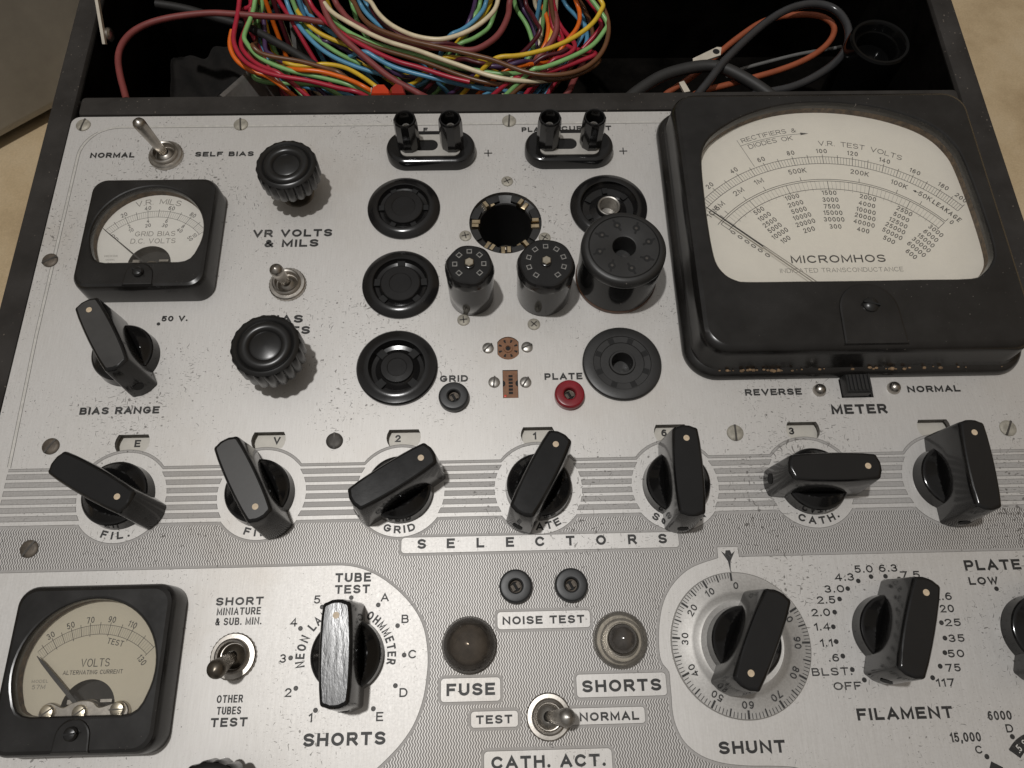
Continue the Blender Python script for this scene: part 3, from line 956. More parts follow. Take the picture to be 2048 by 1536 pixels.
def bar_knob(name, c, deg, z0=0.0, mat='knob', dot_end=1, label=None, top_mat=None):
    k = MB()
    a = math.radians(deg)
    tr = lambda pts: rot2(pts, a, c)
    lv = [((14.7, 4.9, 4.5, 1.2, .7), 0.0), ((14.6, 4.85, 4.45, 1.2, .7), 3), ((14.1, 4.75, 4.3, 1.2, .7), 9), ((13.5, 4.6, 4.0, 1.2, .65), 18.1),
          ((13.35, 4.45, 3.85, 1.1, .65), 18.75), ((12.95, 4.05, 3.45, 1.0, .6), 19.25), ((12.5, 3.65, 3.05, .8, .55), 19.42)]
    k.stack([(tr(barline(*p)), z0 + z) for p, z in lv], 0, False, False)
    # flat top
    top = tr(barline(12.5, 3.65, 3.05, .8, .55))
    k.sheet([top], z0 + 19.42, 1)
    # round skirt with a gabled half-moon on either side of the bar
    R0 = 10.3
    nr, na = 26, 84
    ring = [(R0 + .25, 0.0), (R0 + .1, 1.0), (R0 - .15, 4.6), (R0 - .5, 5.1)]
    loops = [[(c[0] + r * math.cos(2 * math.pi * i / na), c[1] + r * math.sin(2 * math.pi * i / na), z0 + z) for i in range(na)] for r, z in ring]
    for j in range(1, nr + 1):
        r = (R0 - .5) * (1 - j / nr) + .02
        lp = []
        for i in range(na):
            t = 2 * math.pi * i / na
            u = abs(r * math.sin(t - a))
            hgt = 5.1 + max(0.0, min(0.95 * (R0 - .7 - r), 1.05 * (u - 3.9)))
            if u < 3.9: hgt = 5.1
            lp.append((c[0] + r * math.cos(t), c[1] + r * math.sin(t), z0 + hgt))
        loops.append(lp)
    k.loft(loops, 0, False, False)
    # grub-screw hole in the blind end
    d = Vector((math.cos(a), math.sin(a))) * (-dot_end)
    n_ = Vector((-d.y, d.x))
    base = [(-14.35, 3.4), (-14.2, 6.2), (-13.9, 9.0)]
    ov = []
    for i in range(16):
        t = 2 * math.pi * i / 16
        zz = 5.6 + 1.9 * math.sin(t)
        rr = 14.42 - (zz - 3) * 0.083 + .95
        p = Vector(c) + d * rr + n_ * (1.75 * math.cos(t))
        ov.append((p.x, p.y, z0 + zz))
    k.add(ov, [list(range(16))] if dot_end > 0 else [list(range(16))], 2)
    kb = build(name, k, [M[mat], M[top_mat or mat], M['void']], T, (c[0], c[1], z0), 28)
    if label: kb['label'] = label
    dm = MB()
    p = Vector(c) - d * 9.75
    dm.lathe([(0.92, 0), (0.92, .03), (0.5, .04), (.01, .04)], (p.x, p.y), 18, 0, z0 + 19.43)
    build('pointer_dot', dm, M['dot'], kb, (p.x, p.y, z0 + 19.4))
    return kb

bar_knob('selector_knob', (0, 0), -29, dot_end=1, mat='knob', label='first filament selector knob, pointing down to the right')
bar_knob('selector_knob', (44, 0), -61, dot_end=1, mat='knob', top_mat='knob_grey', label='second filament selector knob with a greyed top, pointing down')
bar_knob('selector_knob', (88, 0), 32, dot_end=1, mat='knob', label='scratched grid selector knob pointing up to the right')
bar_knob('selector_knob', (132, 0), 61.5, dot_end=1, mat='knob', label='plate selector knob pointing up')
bar_knob('selector_knob', (176, 0), 88.5, dot_end=1, label='screen selector knob pointing straight up')
bar_knob('selector_knob', (220, 0), -0.5, dot_end=1, label='cathode selector knob lying level, pointing right')
bar_knob('selector_knob', (264, 0), 87.0, dot_end=1, label='selector knob at the right end of the row, pointing up')
bar_knob('bias_range_knob', (-5.6, 48.1), 121.5, dot_end=1, mat='knob', top_mat='knob_grey', label='bias range knob below the small meter, pointing up to the left')
bar_knob('shorts_knob', (74.3, -49.0), 92, dot_end=1, top_mat='knob_scratch', label='shorts test knob with a bright scratched top')
bar_knob('filament_knob', (235.0, -46.0), 67.5, dot_end=1, label='filament voltage knob pointing up to the right')
bar_knob('voltage_knob', (280.0, -47.2), 65, dot_end=1, label='knob cut off by the right edge of the picture')

# ---- shunt knob on its numbered metal dial
DC = (190.2, -48.55)
dl = MB()
dl.lathe([(20.75, 0.2), (20.75, 1.2), (20.5, 1.4), (15.2, 1.55), (14.2, 1.9), (13.0, 2.6), (12.2, 2.75)], DC, 72)
dl.lathe([(12.2, 2.75), (11.9, 2.7), (6, 2.3)], DC, 72, 0)
tk = [(0, 91.5), (10, 117), (20, 144), (30, 174), (40, 205), (50, 237.5), (60, 268.5), (70, 299.5), (80, 330), (90, 359.5), (100, 388.5)]
def dial_angle(v):
    for (a, d0), (b, d1) in zip(tk, tk[1:]):
        if a <= v <= b: return d0 + (d1 - d0) * (v - a) / (b - a)
for v in range(0, 101):
    big, mid = v % 10 == 0, v % 5 == 0
    radial(dl, DC, dial_angle(v), 18.1 if big else (18.3 if mid else 18.9), 20.45, 0.62 if big else (0.42 if mid else 0.2), 1.57, 1)
for v in range(0, 101, 10):
    a = math.radians(dial_angle(v) + (-3.5 if v == 0 else 0))
    ctext(dl, str(v), DC[0] + 16.7 * math.cos(a), DC[1] + 16.7 * math.sin(a), 2.05, 1.75, 1, a - math.pi / 2, ws=0.85, tw=0.17)
build('shunt_dial', dl, [M['dialmetal'], M['ink']], T, (*DC, 0), 30)
bar_knob('shunt_knob', (190.2, -48.3), 62, z0=2.2, dot_end=-1, label='shunt knob on its numbered metal dial, pointing down to the left')

# ---- ribbed knobs
def ribbed_knob(name, c, r, z0, z1, label, ribs=20):
    k = MB()
    n = ribs * 8
    def scal(rr, depth):
        return [(c[0] + (rr + depth * (abs(math.sin(ribs * math.pi * i / n)) ** .75 - 1)) * math.cos(2 * math.pi * i / n),
                 c[1] + (rr + depth * (abs(math.sin(ribs * math.pi * i / n)) ** .75 - 1)) * math.sin(2 * math.pi * i / n)) for i in range(n)]
    k.stack([(scal(r * .97, .9), z0), (scal(r, .95), z0 + .5), (scal(r, .95), z1 - 1.6), (scal(r - .3, .7), z1 - .95)], 0, True, False)
    k.lathe([(r - .5, z1 - .95), (r - 1.2, z1 - .35), (r - 1.8, z1 - .15), (r - 2.35, z1 - .5), (r - 2.7, z1 - .95), (r - 3.0, z1 - .5), (r - 3.6, z1 + .05), (r - 5.2, z1 + .15), (r - 5.9, z1 - .3), (r - 6.3, z1 - 1.0), (r - 7.0, z1 - .75), (.01, z1 - .6)], c, 64)
    kb = build(name, k, M['knob_soft'], T, (*c, 0), 40)
    kb['label'] = label
    s = MB()
    s.lathe([(6.0, 0.05), (5.2, 0.5), (3.4, 0.7), (3.3, z0 + .2)], c, 28)
    build('bushing', s, M['old_brass'], kb, (*c, 0))
    return kb
ribbed_knob('ribbed_knob', (46.3, 114.2), 10.9, 9.6, 18.0, 'ribbed black knob above VR volts and mils')
ribbed_knob('ribbed_knob', (45.8, 43.9), 11.3, 8.4, 18.0, 'ribbed black knob over bias volts')
ribbed_knob('ribbed_knob', (43.2, -85.7), 11.3, 8.4, 18.0, 'ribbed black knob cut off by the bottom edge of the picture')

# ---- valve sockets let into the panel
def socket(c, r, prof, pins, label, mat='black', pin=(1.1, .9), pin_r=8.0, pin_z=0.4, depth=1.2):
    s = MB()
    s.lathe(prof, c, 64)
    for d in pins:
        a = math.radians(d)
        q = rot2([(pin_r - pin[0], -pin[1]), (pin_r + pin[0], -pin[1] * 1.1), (pin_r + pin[0], pin[1] * 1.1), (pin_r - pin[0], pin[1])], a, c)
        s.prism(q, pin_z, pin_z + .3, 1)
    o = build('valve_socket', s, [M[mat], M['void']], T, (*c, 0), 30)
    o['label'] = label
    return o
def flange(r):
    return [(r, 0.0), (r, .7), (r - .25, 1.0), (r - 1.9, 1.75), (r - 2.3, 2.0), (r - 3.6, 2.1), (r - 3.9, 1.9)]
socket((86.0, 107.0), 13.4, flange(13.4) + [(9.25, .9), (8.9, .1), (7.7, -.2), (7.35, .5), (7.1, 1.5), (6.8, 1.7), (4.4, 1.75), (4.2, 1.55), (.01, 1.5)], [30, 90, 150, 210, 270, 330][:6] and [62, 118, 180, 0, 242, 298], 'black six-slot valve socket, top of the left column', pin=(.95, 1.0), pin_r=8.15, pin_z=.35)
socket((85.8, 74.8), 13.6, flange(13.6) + [(9.5, .9), (9.0, .1), (7.8, -.2), (7.3, .6), (7.0, 1.4), (6.7, 1.6), (4.0, 1.65), (3.8, 1.45), (.01, 1.4)], [90, 175, 5, 225, 315], 'black five-slot valve socket, middle of the left column', pin=(1.0, 1.25), pin_r=8.3, pin_z=.4)
socket((85.6, 42.6), 13.7, [(13.7, 0), (13.7, 1.0), (13.2, 1.6), (11.4, 2.0), (10.7, 2.3), (9.6, 2.2), (9.3, .6), (8.9, -1.0), (7.6, -1.3), (5.7, .2), (5.4, 1.0), (3.4, 1.1), (3.2, .9), (.01, .9)], [45, 135, 225, 315], 'black four-slot valve socket, bottom of the left column', pin=(1.5, 1.3), pin_r=7.6, pin_z=-.6)
s_r = socket((162.2, 106.3), 14.4, flange(14.4) + [(11.0, .8), (9.5, -1.2), (7.0, -1.6), (4.6, -.4), (4.2, .8), (3.6, .9), (3.5, -3)], [40, 95, 150, 205, 260, 315, 350], 'black dished valve socket with a metal centre tube, upper right', pin=(1.2, .9), pin_r=8.2, pin_z=-1.0)
t_ = MB()
t_.lathe([(4.2, .7), (4.2, 1.5), (3.9, 1.7), (3.5, 1.5), (3.4, -6)], (162.2, 106.3), 36)
t_.lathe([(3.4, -5), (.01, -5.2)], (162.2, 106.3), 24, 0)
build('centre_tube', t_, M['steel'], s_r, (162.2, 106.3, 0))
s_l = socket((162.1, 42.6), 13.5, [(13.5, 0), (13.5, 1.0), (13.1, 1.5), (12.2, 1.75), (9.9, 1.75), (9.7, 1.5), (7.6, 1.45), (7.4, 1.2), (4.6, 1.2), (4.3, 1.7), (3.7, 1.7), (3.5, 1.2), (3.4, -5), (.01, -5)], [22 + 45 * i for i in range(8)], 'dull black eight-slot socket with centre hole, lower right', mat='black_matte', pin=(1.0, .95), pin_r=8.55, pin_z=1.2)
kz = MB()
kz.lathe([(1.0, -3), (1.0, 1.3), (.01, 1.35)], (162.1, 39.4), 16)
build('locating_key', kz, M['black_matte'], s_l, (162.1, 39.4, 0))

# big open socket sunk below the panel, brass clips round its ledge
b_ = MB()
b_.lathe([(13.9, -1.7), (13.4, -1.9), (10.3, -2.6), (9.9, -3), (9.6, -7), (9.2, -30)], HOLE_C, 64)
b_.lathe([(9.2, -30), (.01, -30)], HOLE_C, 32, 1)
for d in range(0, 360, 45):
    a = math.radians(d + 22)
    q = rot2([(10.3, -2.0), (13.2, -2.6), (13.2, 2.6), (10.3, 2.0)], a, HOLE_C)
    b_.prism(q, -2.5, -1.2, 0)
bs = build('valve_socket', b_, [M['black_matte'], M['void']], T, (*HOLE_C, -2))
bs['label'] = 'large open round socket sunk in the panel with brass clips'
for d in (124, 53, 178, 2, 238, 305, 270):
    cl = MB()
    a = math.radians(d)
    for s_ in (-1, 1):
        q = rot2([(9.5, s_ * 1.1 - .8), (12.6, s_ * 1.1 - .8), (12.6, s_ * 1.1 + .8), (9.5, s_ * 1.1 + .8)], a, HOLE_C)
        q1 = rot2([(10.0, s_ * 1.1 - .62), (12.4, s_ * 1.1 - .62), (12.4, s_ * 1.1 + .62), (10.0, s_ * 1.1 + .62)], a, HOLE_C)
        cl.stack([(q, -2.7), (q, -1.5), (q1, -1.0 + .35 * s_)], 0)
    build('contact_clip', cl, M['brass'], bs, (HOLE_C[0] + 11 * math.cos(a), HOLE_C[1] + 11 * math.sin(a), -2))
pg = MB()
pg.lathe([(2.0, -29.9), (1.9, -9), (1.2, -7.4), (.01, -7)], (123.6, 94.2), 20)
build('centre_pin', pg, M['old_brass'], bs, (123.6, 93.4, -20))

# sub-miniature sockets of brown phenolic
sm = MB()
o2 = grow(oct_, -.1)
sm.stack([(o2, -2.5), (o2, -.35)], 0)
sm.lathe([(1.6, -.34), (1.5, .02), (.95, .02), (.8, -.6)], (123.4, 49.4), 24, 0)
disc(sm, 123.4, 49.4, .8, -.32, 1)
for i in range(8):
    a = math.radians(22.5 + 45 * i)
    q = rot2([(2.3, -.22), (3.4, -.42), (3.4, .42), (2.3, .22)], a, (123.4, 49.4))
    sm.prism(q, -.34, -.3, 1)
so = build('subminiature_socket', sm, [M['pheno'], M['void']], T, (123.4, 49.4, 0))
so['label'] = 'small round brown subminiature socket'
sm = MB()
sm.stack([([(126.4, 41.1), (121.4, 41.1), (121.4, 31.1), (126.4, 31.1)], -2.5), ([(126.4, 41.1), (121.4, 41.1), (121.4, 31.1), (126.4, 31.1)], -.4)], 0)
for i in range(6):
    sm.box(123.3, 32.55 + 1.22 * i, -.39, 124.7, 33.4 + 1.22 * i, -.33, 1)
for x in (121.4, 126.4):
    h = arc_pts(x, 36.4, .8, 1.1, -90, 90, 8) if x < 123 else arc_pts(x, 36.4, .8, 1.1, 90, 270, 8)
    sm.add([(*p, -.36) for p in h], [list(range(len(h)))], 1)
so = build('subminiature_socket', sm, [M['pheno'], M['void']], T, (123.9, 36.1, 0))
so['label'] = 'oblong brown subminiature socket with a red spot'
rd = MB()
rd.lathe([(.45, -.4), (.4, -.28), (.01, -.22)], (122.1, 31.9), 14)
build('red_spot', rd, M['red_dot'], so, (122.1, 31.9, 0))

# ---- pin jacks
def jack(c, mat, label):
    j = MB()
    j.lathe([(5.0, 0.0), (5.05, 2.1), (4.85, 2.7), (4.45, 3.0), (3.9, 3.1), (2.4, 3.05), (2.05, 2.85), (1.9, 2.3), (1.85, 0.4)], c, 44)
    o = build('pin_jack', j, mat, T, (*c, 0), 14)
    o['label'] = label
    i_ = MB()
    i_.lathe([(1.84, .9), (1.5, .8), (1.4, -.5)], c, 20)
    for s_ in (-1, 1):
        q = [(c[0] + s_ * .9 - .45, c[1] - .9), (c[0] + s_ * .9 + .45, c[1] - .9), (c[0] + s_ * .9 + .45, c[1] + .9), (c[0] + s_ * .9 - .45, c[1] + .9)]
        i_.prism(rot2([(x - c[0], y - c[1]) for x, y in q], .5, c), 0, 1.3)
    i_.lathe([(1.84, .3), (.01, .2)], c, 16, 1)
    build('spring_insert', i_, [M['screw_brown'], M['void']], o, (*c, 0))
jack((104.9, 31.2), M['greyjack'], 'black pin jack under the word GRID')
jack((143.5, 31.2), M['redjack'], 'dark red pin jack under the word PLATE')
jack((123.9, -30.6), M['greyjack'], 'left black noise test jack')
jack((140.7, -30.6), M['greyjack'], 'right black noise test jack')

# ---- pilot lamps
def pilot(c, kind, label):
    b = MB()
    b.lathe([(8.15, 0.1), (8.15, .9), (7.9, 1.3), (7.2, 1.4), (7.0, .6), (.01, .55)], c, 56)
    o = build('pilot_lamp', b, M['steel'] if kind == 'clear' else M['smoke_base'], T, (*c, 0))
    o['label'] = label
    l = MB()
    if kind == 'smoke':
        l.lathe([(7.85, .9), (7.8, 2.2), (7.1, 4.6), (5.7, 6.6), (3.6, 7.9), (1.6, 8.4), (.01, 8.5)], c, 56)
        bs_ = MB()
        bs_.lathe([(6.0, .8), (5.6, 3.2), (4.0, 4.4), (2.0, 4.9), (.01, 5.0)], c, 36)
        build('lens', l, M['lens_smoke'], o, (*c, 0))
        build('fuse_bulb', bs_, plain('brown_bulb', (0.13, 0.115, 0.10), 0.12, 0.2, 0.5, 250), o, (*c, 0))
    else:
        l.lathe([(7.9, 1.0), (7.85, 2.4), (7.3, 3.4), (6.5, 3.9), (6.2, 4.6), (5.6, 5.3), (4.7, 5.6), (4.5, 4.2)], c, 56)
        build('lens', l, M['lens_clear'], o, (*c, 0))
        bb = MB()
        bb.lathe([(4.3, 1.0), (4.35, 5.2), (3.9, 6.9), (2.9, 8.2), (1.5, 9.0), (.01, 9.2)], c, 36)
        build('neon_bulb', bb, M['bulb'], o, (*c, 0))
pilot((109.8, -47.0), 'smoke', 'smoky brown domed fuse lamp')
pilot((154.5, -46.6), 'clear', 'clear ringed shorts lamp with a silver bulb')

# ---- toggle switches
def toggle(c, tip, label, nut='nickel', lever='nickel', r=6.5, ball=2.35):
    n = MB()
    nk = 60
    def kn(rr, d): return [(c[0] + (rr - (d if i % 2 else 0)) * math.cos(2 * math.pi * i / nk), c[1] + (rr - (d if i % 2 else 0)) * math.sin(2 * math.pi * i / nk)) for i in range(nk)]
    n.stack([(kn(r, .18), 0.05), (kn(r, .18), 1.2), (kn(r - .45, .0), 1.55), (kn(5.0, 0), 1.6), (kn(4.9, 0), 3.0), (kn(4.5, 0), 3.3), (kn(4.0, 0), 3.1), (kn(3.7, 0), 1.0), (kn(.02, 0), .4)], 0, False, False)
    o = build('toggle_switch', n, M[nut], T, (*c, 0), 30)
    o['label'] = label
    l = MB()
    p0, p1 = Vector((c[0], c[1], 0.6)), Vector(tip)
    d = (p1 - p0)
    path, rad = [], []
    N = 22
    L = d.length
    for i in range(N + 1):
        t = i / N
        path.append(p0 + d * t)
        body = 1.55 + (ball - 1.55) * min(1, (t * L) / (L - ball)) ** 1.3
        e = L * (1 - t)
        if e < ball: body = max(0.02, math.sqrt(max(0, ball * ball - (ball - e) ** 2)))
        rad.append(body)
    u = d.normalized().orthogonal().normalized()
    w = d.normalized().cross(u)
    l.loft([[p + (u * math.cos(2 * math.pi * j / 24) + w * math.sin(2 * math.pi * j / 24)) * q for j in range(24)] for p, q in zip(path, rad)], 0, True, True)
    l.lathe([(3.6, .9), (2.6, 2.0), (1.6, 2.5)], c, 24)
    build('lever', l, M[lever], o, (c[0], c[1], .6), 40)
toggle((-5.0, 132.0), (-8.3, 133.0, 19.2), 'chrome toggle switch between NORMAL and SELF BIAS')
toggle((45.9, 75.3), (45.4, 73.6, 15.0), 'chrome toggle switch below VR volts and mils')
toggle((40.9, -48.5), (40.7, -52.9, 15.5), 'toggle switch with a darkened brass lever beside the shorts knob', lever='old_brass', r=6.7, ball=2.7)
toggle((132.4, -66.9), (137.2, -66.7, 16.0), 'toggle switch with a tarnished lever under the lamps', lever='steel', r=6.5, ball=2.5)

# ---- binding posts on their stadium base
def posts(cx, label):
    b = MB()
    cy = 131.8
    b.stack([(rrect(cx, cy, 16.9, 7.7, 7.6, 14), 0), (rrect(cx, cy, 16.9, 7.7, 7.6, 14), 3.4), (rrect(cx, cy, 16.5, 7.3, 7.2, 14), 4.4), (rrect(cx, cy, 15.6, 6.4, 6.3, 14), 4.9), (rrect(cx, cy, 14.8, 5.6, 5.5, 14), 4.9)])
    o = build('binding_post_block', b, M['knob'], T, (cx, cy, 0), 30)
    o['label'] = label
    pl = MB()
    out = rrect(cx, cy - .1, 11.2, 4.95, 2.6, 5)
    sl = rrect(cx - 1.8, cy - .1, 4.6, 2.5, 2.45, 8)
    pl.sheet([out, sl], 5.35, 0)
    pl.loft([[(x, y, 4.6) for x, y in out], [(x, y, 5.35) for x, y in out]], 0, False, False)
    pl.loft([[(x, y, 5.35) for x, y in reversed(sl)][::-1][::-1], [(x, y, 4.6) for x, y in reversed(sl)]], 0, False, False)
    build('link_plate', pl, M['plate'], o, (cx, cy, 5))
    for s_ in (-1, 1):
        c = (cx + 8.15 * s_, 132.2)
        p = MB()
        n = 60
        def fl(r, d):
            out = []
            for i in range(n):
                t = 2 * math.pi * i / n
                w = (t % (math.pi / 5)) - math.pi / 10
                rr = r * math.cos(math.pi / 10) / math.cos(w)
                rr = r * .965 + (rr - r * .965) * min(1.0, d * 2)
                out.append((c[0] + rr * math.cos(t), c[1] + rr * math.sin(t)))
            return out
        p.stack([(fl(4.3, .5), 5.0), (fl(4.4, .55), 7), (fl(4.35, .55), 16.8), (fl(4.2, .4), 18.6), (fl(3.9, .1), 19.2), (fl(3.5, 0), 19.2), (fl(3.2, 0), 18.6), (fl(3.0, 0), 11.5), (fl(.02, 0), 11.4)], 0, False, False)
        po = build('post', p, M['knob'], o, (*c, 5), 14)
        st = MB()
        st.lathe([(1.75, 11.3), (1.75, 14.6), (1.5, 15), (.95, 15), (.9, 13), (.01, 13)], c, 24)
        build('stud', st, M['steel'], po, (*c, 5))
posts(95.9, 'pair of black binding posts beside the middle top screw')
posts(148.5, 'pair of black binding posts for plate current next to the big meter')

# ---- slide switch below the big meter
sw = MB()
sw.box(235.2, 28.5, -4.0, 247.0, 36, -3.4, 1)
sw.stack([(rrect(240.2, 32.6, 4.3, 3.5, .3, 2), -3.4), (rrect(240.2, 32.6, 4.2, 3.4, .3, 2), 3.4), (rrect(240.2, 32.7, 3.9, 2.9, .3, 2), 4.2)], 0)
for i in range(6):
    x = 236.9 + 1.3 * i
    sw.box(x, 30.0, 4.1, x + .6, 35.4, 4.9, 0)
so = build('slide_switch', sw, [M['black_matte'], M['void']], T, (240.5, 32.3, 0))
so['label'] = 'ribbed black slide switch over the word METER'
for x, y in ((228.3, 31.7), (253.8, 32.0)):
    st = MB()
    st.lathe([(2.2, 0.05), (2.15, .9), (1.7, 1.9), (.9, 2.5), (.01, 2.6)], (x, y), 28)
    build('stud', st, M['nickel'], T, (x, y, 0))

# ---- meters
def small_window(g=0.0):
    p = arc_pts(0.3, -0.6, 19.3, 19.0, -22, 202, 36)
    p += [(-17.0, -9.3), (-15.9, -11.0), (-14.2, -12.0), (-12.2, -12.4), (0, -12.4), (12.8, -12.4), (14.9, -12.0), (16.5, -11.0), (17.6, -9.3)]
    return grow(p, g)

def meter_body(mb, base, face, win, zf, zd, c, rb, extra=None):
    """moulded housing: base loops up to the face, a rounded window lip and the well down to the dial"""
    mb.stack(base, 0, False, False)
    lip = grow(win, .9)
    mb.sheet([face, lip], zf, 0)
    mb.stack([(list(reversed(lip)), zf), (list(reversed(grow(win, .45))), zf - .12), (list(reversed(grow(win, .1))), zf - .5), (list(reversed(win)), zf - 1.1), (list(reversed(win)), zd + 2.6)], 0, False, False)
    mb.stack([(list(reversed(win)), zd + 2.6), (list(reversed(grow(win, .1))), zd)], 1, False, False)

def tab_outline(cx, cy, w, top, bot, g=0.0):
    w += g
    return [(cx + w * 1.05, bot - g)] + [(cx + w * math.cos(math.radians(a)), top - (w - g) + w * math.sin(math.radians(a))) for a in range(0, 181, 12)] + [(cx - w * 1.05, bot - g)]

def small_meter(c, label, kind):
    cx, cy = c
    R_ = lambda hx, hy, r: rrect(cx, cy, hx, hy, r, 8)
    h = MB()
    win = [(cx + x, cy + y) for x, y in small_window()]
    face = R_(20.9, 20.9, 4.6)
    meter_body(h, [(R_(22.7, 22.7, 5.4), 0), (R_(22.75, 22.75, 5.4), 1.0), (R_(22.55, 22.55, 5.4), 7.6), (R_(22.3, 22.3, 5.3), 8.8), (R_(21.8, 21.8, 5.0), 9.6), (face, 10.0)], face, win, 10.0, 5.0, c, 6)
    # screw tab below the window
    o = build('panel_meter', h, [M['meter'], M['rust']], T, (cx, cy, 0), 32)
    o['label'] = label
    tb_ = MB()
    t0, t1, t2 = (tab_outline(cx + .3, cy, 4.6, cy - 13.3, cy - 21.4, g) for g in (.35, 0.05, -.3))
    tb_.stack([(t0, 9.85), (t1, 10.3), (t2, 10.42)], 0, False, True)
    build('screw_tab', tb_, M['meter'], o, (cx, cy - 17, 10), 12)
    z = 5.0
    d = MB()
    semi = arc_pts(cx + .5, cy - 10.6, 7.5, 7.5, 0, 180, 24)
    semi = [(cx + 8.0, cy - 12.2)] + semi[1:-1] + [(cx - 7.0, cy - 12.2)]
    d.sheet([grow(win, 1.2), semi], z, 0)
    C_ = (cx + .4, cy - 11.7)
    zt = z + .03
    if kind == 'ac':
        tk_ = [(14, 135.7), (30, 123.9), (50, 110.4), (70, 97.4), (90, 83.1), (110, 66.5), (130, 46.0)]
    else:
        tk_ = [(0, 138.5), (100, 39.5)]
    def ang(v):
        for (a, d0), (b, d1) in zip(tk_, tk_[1:]):
            if a <= v <= b: return d0 + (d1 - d0) * (v - a) / (b - a)
    r0, r1 = 20.75, 23.3
    a0, a1 = tk_[0][1], tk_[-1][1]
    for r in (r0, r1):
        d.ribbon(arc_pts(*C_, r, r, a0, a1, 60), .13, zt, 1)
    v = tk_[0][0]
    step = 2 if kind == 'ac' else 2
    while v <= tk_[-1][0]:
        big = v % 10 == 0
        radial(d, C_, ang(v), r0 - (.5 if v % 20 == (10 if kind == 'ac' else 0) else 0), r1 + (.8 if big else 0), .16 if big else .07, zt, 1 if big else 2)
        v += step
    if kind == 'ac':
        for v in (30, 50, 70, 90, 110):
            a = ang(v) + (2 if v == 110 else 0)
            ctext(d, str(v), C_[0] + 24.9 * math.cos(math.radians(a)), C_[1] + 24.9 * math.sin(math.radians(a)), 1.75, zt, 1, math.radians(a - 90), ws=.6, tw=.13)
        ctext(d, '130', cx + 13.7, cy + 1.7, 1.75, zt, 1, math.radians(-50), ws=.6, tw=.13)
        ctext(d, 'TEST', cx + 5.4, cy + 6.7, 1.6, zt, 1, math.radians(-13), ws=.65, tw=.13)
        text(d, 'VOLTS', cx - 3.4, cx + 4.7, cy + .2, 2.2, zt, 1, tw=.1)
        text(d, 'ALTERNATING CURRENT', cx - 8.0, cx + 8.8, cy - 1.8, 1.15, zt, 1, ws=.8, tw=.14)
        ctext(d, 'MODEL', cx - 14.0, cy - 3.3, .8, zt, 2, tw=.13)
        ctext(d, '57M', cx - 14.1, cy - 4.8, 1.15, zt, 2, tw=.13)
    else:
        for v, s in ((20, '20'), (40, '40'), (60, '60'), (80, '80')):
            a = ang(v)
            ctext(d, s, C_[0] + 24.9 * math.cos(math.radians(a)), C_[1] + 24.9 * math.sin(math.radians(a)), 1.7, zt, 1, math.radians(a - 90), ws=.65, tw=.13)
        for v, s, s2 in ((20, '2', '10'), (40, '4', '20'), (60, '6', '30'), (80, '8', '40'), (98, '10', '50'), (1, '0', '0')):
            a = ang(v)
            for rr, q in ((19.3, s), (17.4, s2)):
                ctext(d, q, C_[0] + rr * math.cos(math.radians(a)), C_[1] + rr * math.sin(math.radians(a)), 1.5, zt, 1, math.radians(a - 90), ws=.65, tw=.13)
        arctext(d, 'V.R. MILS', C_, 27.4, 90.5, 2.3, zt, 2, span=34, tw=.11)
        text(d, 'GRID BIAS', cx - 6.3, cx + 7.9, cy + 1.0, 2.0, zt, 2, tw=.11)
        text(d, 'D.C. VOLTS', cx - 7.4, cx + 8.4, cy - 2.0, 2.0, zt, 2, tw=.11)
        ctext(d, 'HICKOK', cx - 13.2, cy - 7.0, .8, zt, 2, ws=.9, tw=.12)
        ctext(d, 'MODEL', cx - 13.2, cy - 8.5, .6, zt, 2, ws=.9, tw=.12)
        ctext(d, '56', cx - 13.2, cy - 10.0, .9, zt, 2, tw=.12)
    build('dial', d, [M['dial_old'] if kind == 'ac' else M['dial_small'], M['dial_ink'], M['faint_ink']], o, (cx, cy, z))
    mv = MB()
    mv.box(cx - 9, cy - 14, .8, cx + 10, cy - 1.5, 1.2, 0)
    mv.lathe([(3.2, 1.2), (3.2, 3.6), (2.2, 3.9), (.01, 4.0)], (cx + .5, cy - 11.5), 24, 1)
    mv.box(cx - 5.6, cy - 9.6, 3.9, cx - 3.2, cy - 8.4, 4.6, 2)
    mv.box(cx + 3.6, cy - 9.2, 3.9, cx + 6.8, cy - 8.4, 4.6, 2)
    build('movement', mv, [M['void'], M['old_brass'], M['nickel']], o, (cx, cy, 1))
    nd = MB()
    ca, sa = (math.cos(math.radians(ang(tk_[0][0]) + .6)), math.sin(math.radians(ang(tk_[0][0]) + .6)))
    P2 = lambda r, w: (C_[0] + r * ca - w * sa, C_[1] + r * sa + w * ca)
    wt = .55 if kind == 'ac' else .26
    q = [P2(2, -wt), P2(13, -wt), P2(19.2, -wt * .7), P2(21.8, -.06), P2(21.8, .06), P2(19.2, wt * .7), P2(13, wt), P2(2, wt)]
    if kind != 'ac': q = [P2(2, -wt), P2(23.6, -.1), P2(23.6, .1), P2(2, wt)]
    nd.stack([(q, 6.4), (q, 6.7)], 0, True, True)
    build('needle', nd, M['needle'], o, (cx, cy, 6.5))
    if kind == 'ac':
        br = MB()
        pts = [(-9.2, -11.5), (-.3, -11.7), (10.0, -11.1)]
        out = [(-11.3, -13.2), (-5, -13.0), (6, -13.0), (12.2, -12.8), (12.6, -10.6), (10.6, -8.9), (7.8, -9.6), (4.6, -10.4), (2.6, -8.9), (-.3, -8.6), (-3.2, -9.2), (-5.2, -10.3), (-7.6, -9.4), (-9.4, -9.0), (-11.5, -10.4)]
        out = catmull([(cx + x, cy + y) for x, y in out], 4, True)
        br.stack([(out, 5.1), (out, 6.5), (grow(out, -.25), 6.8)], 0)
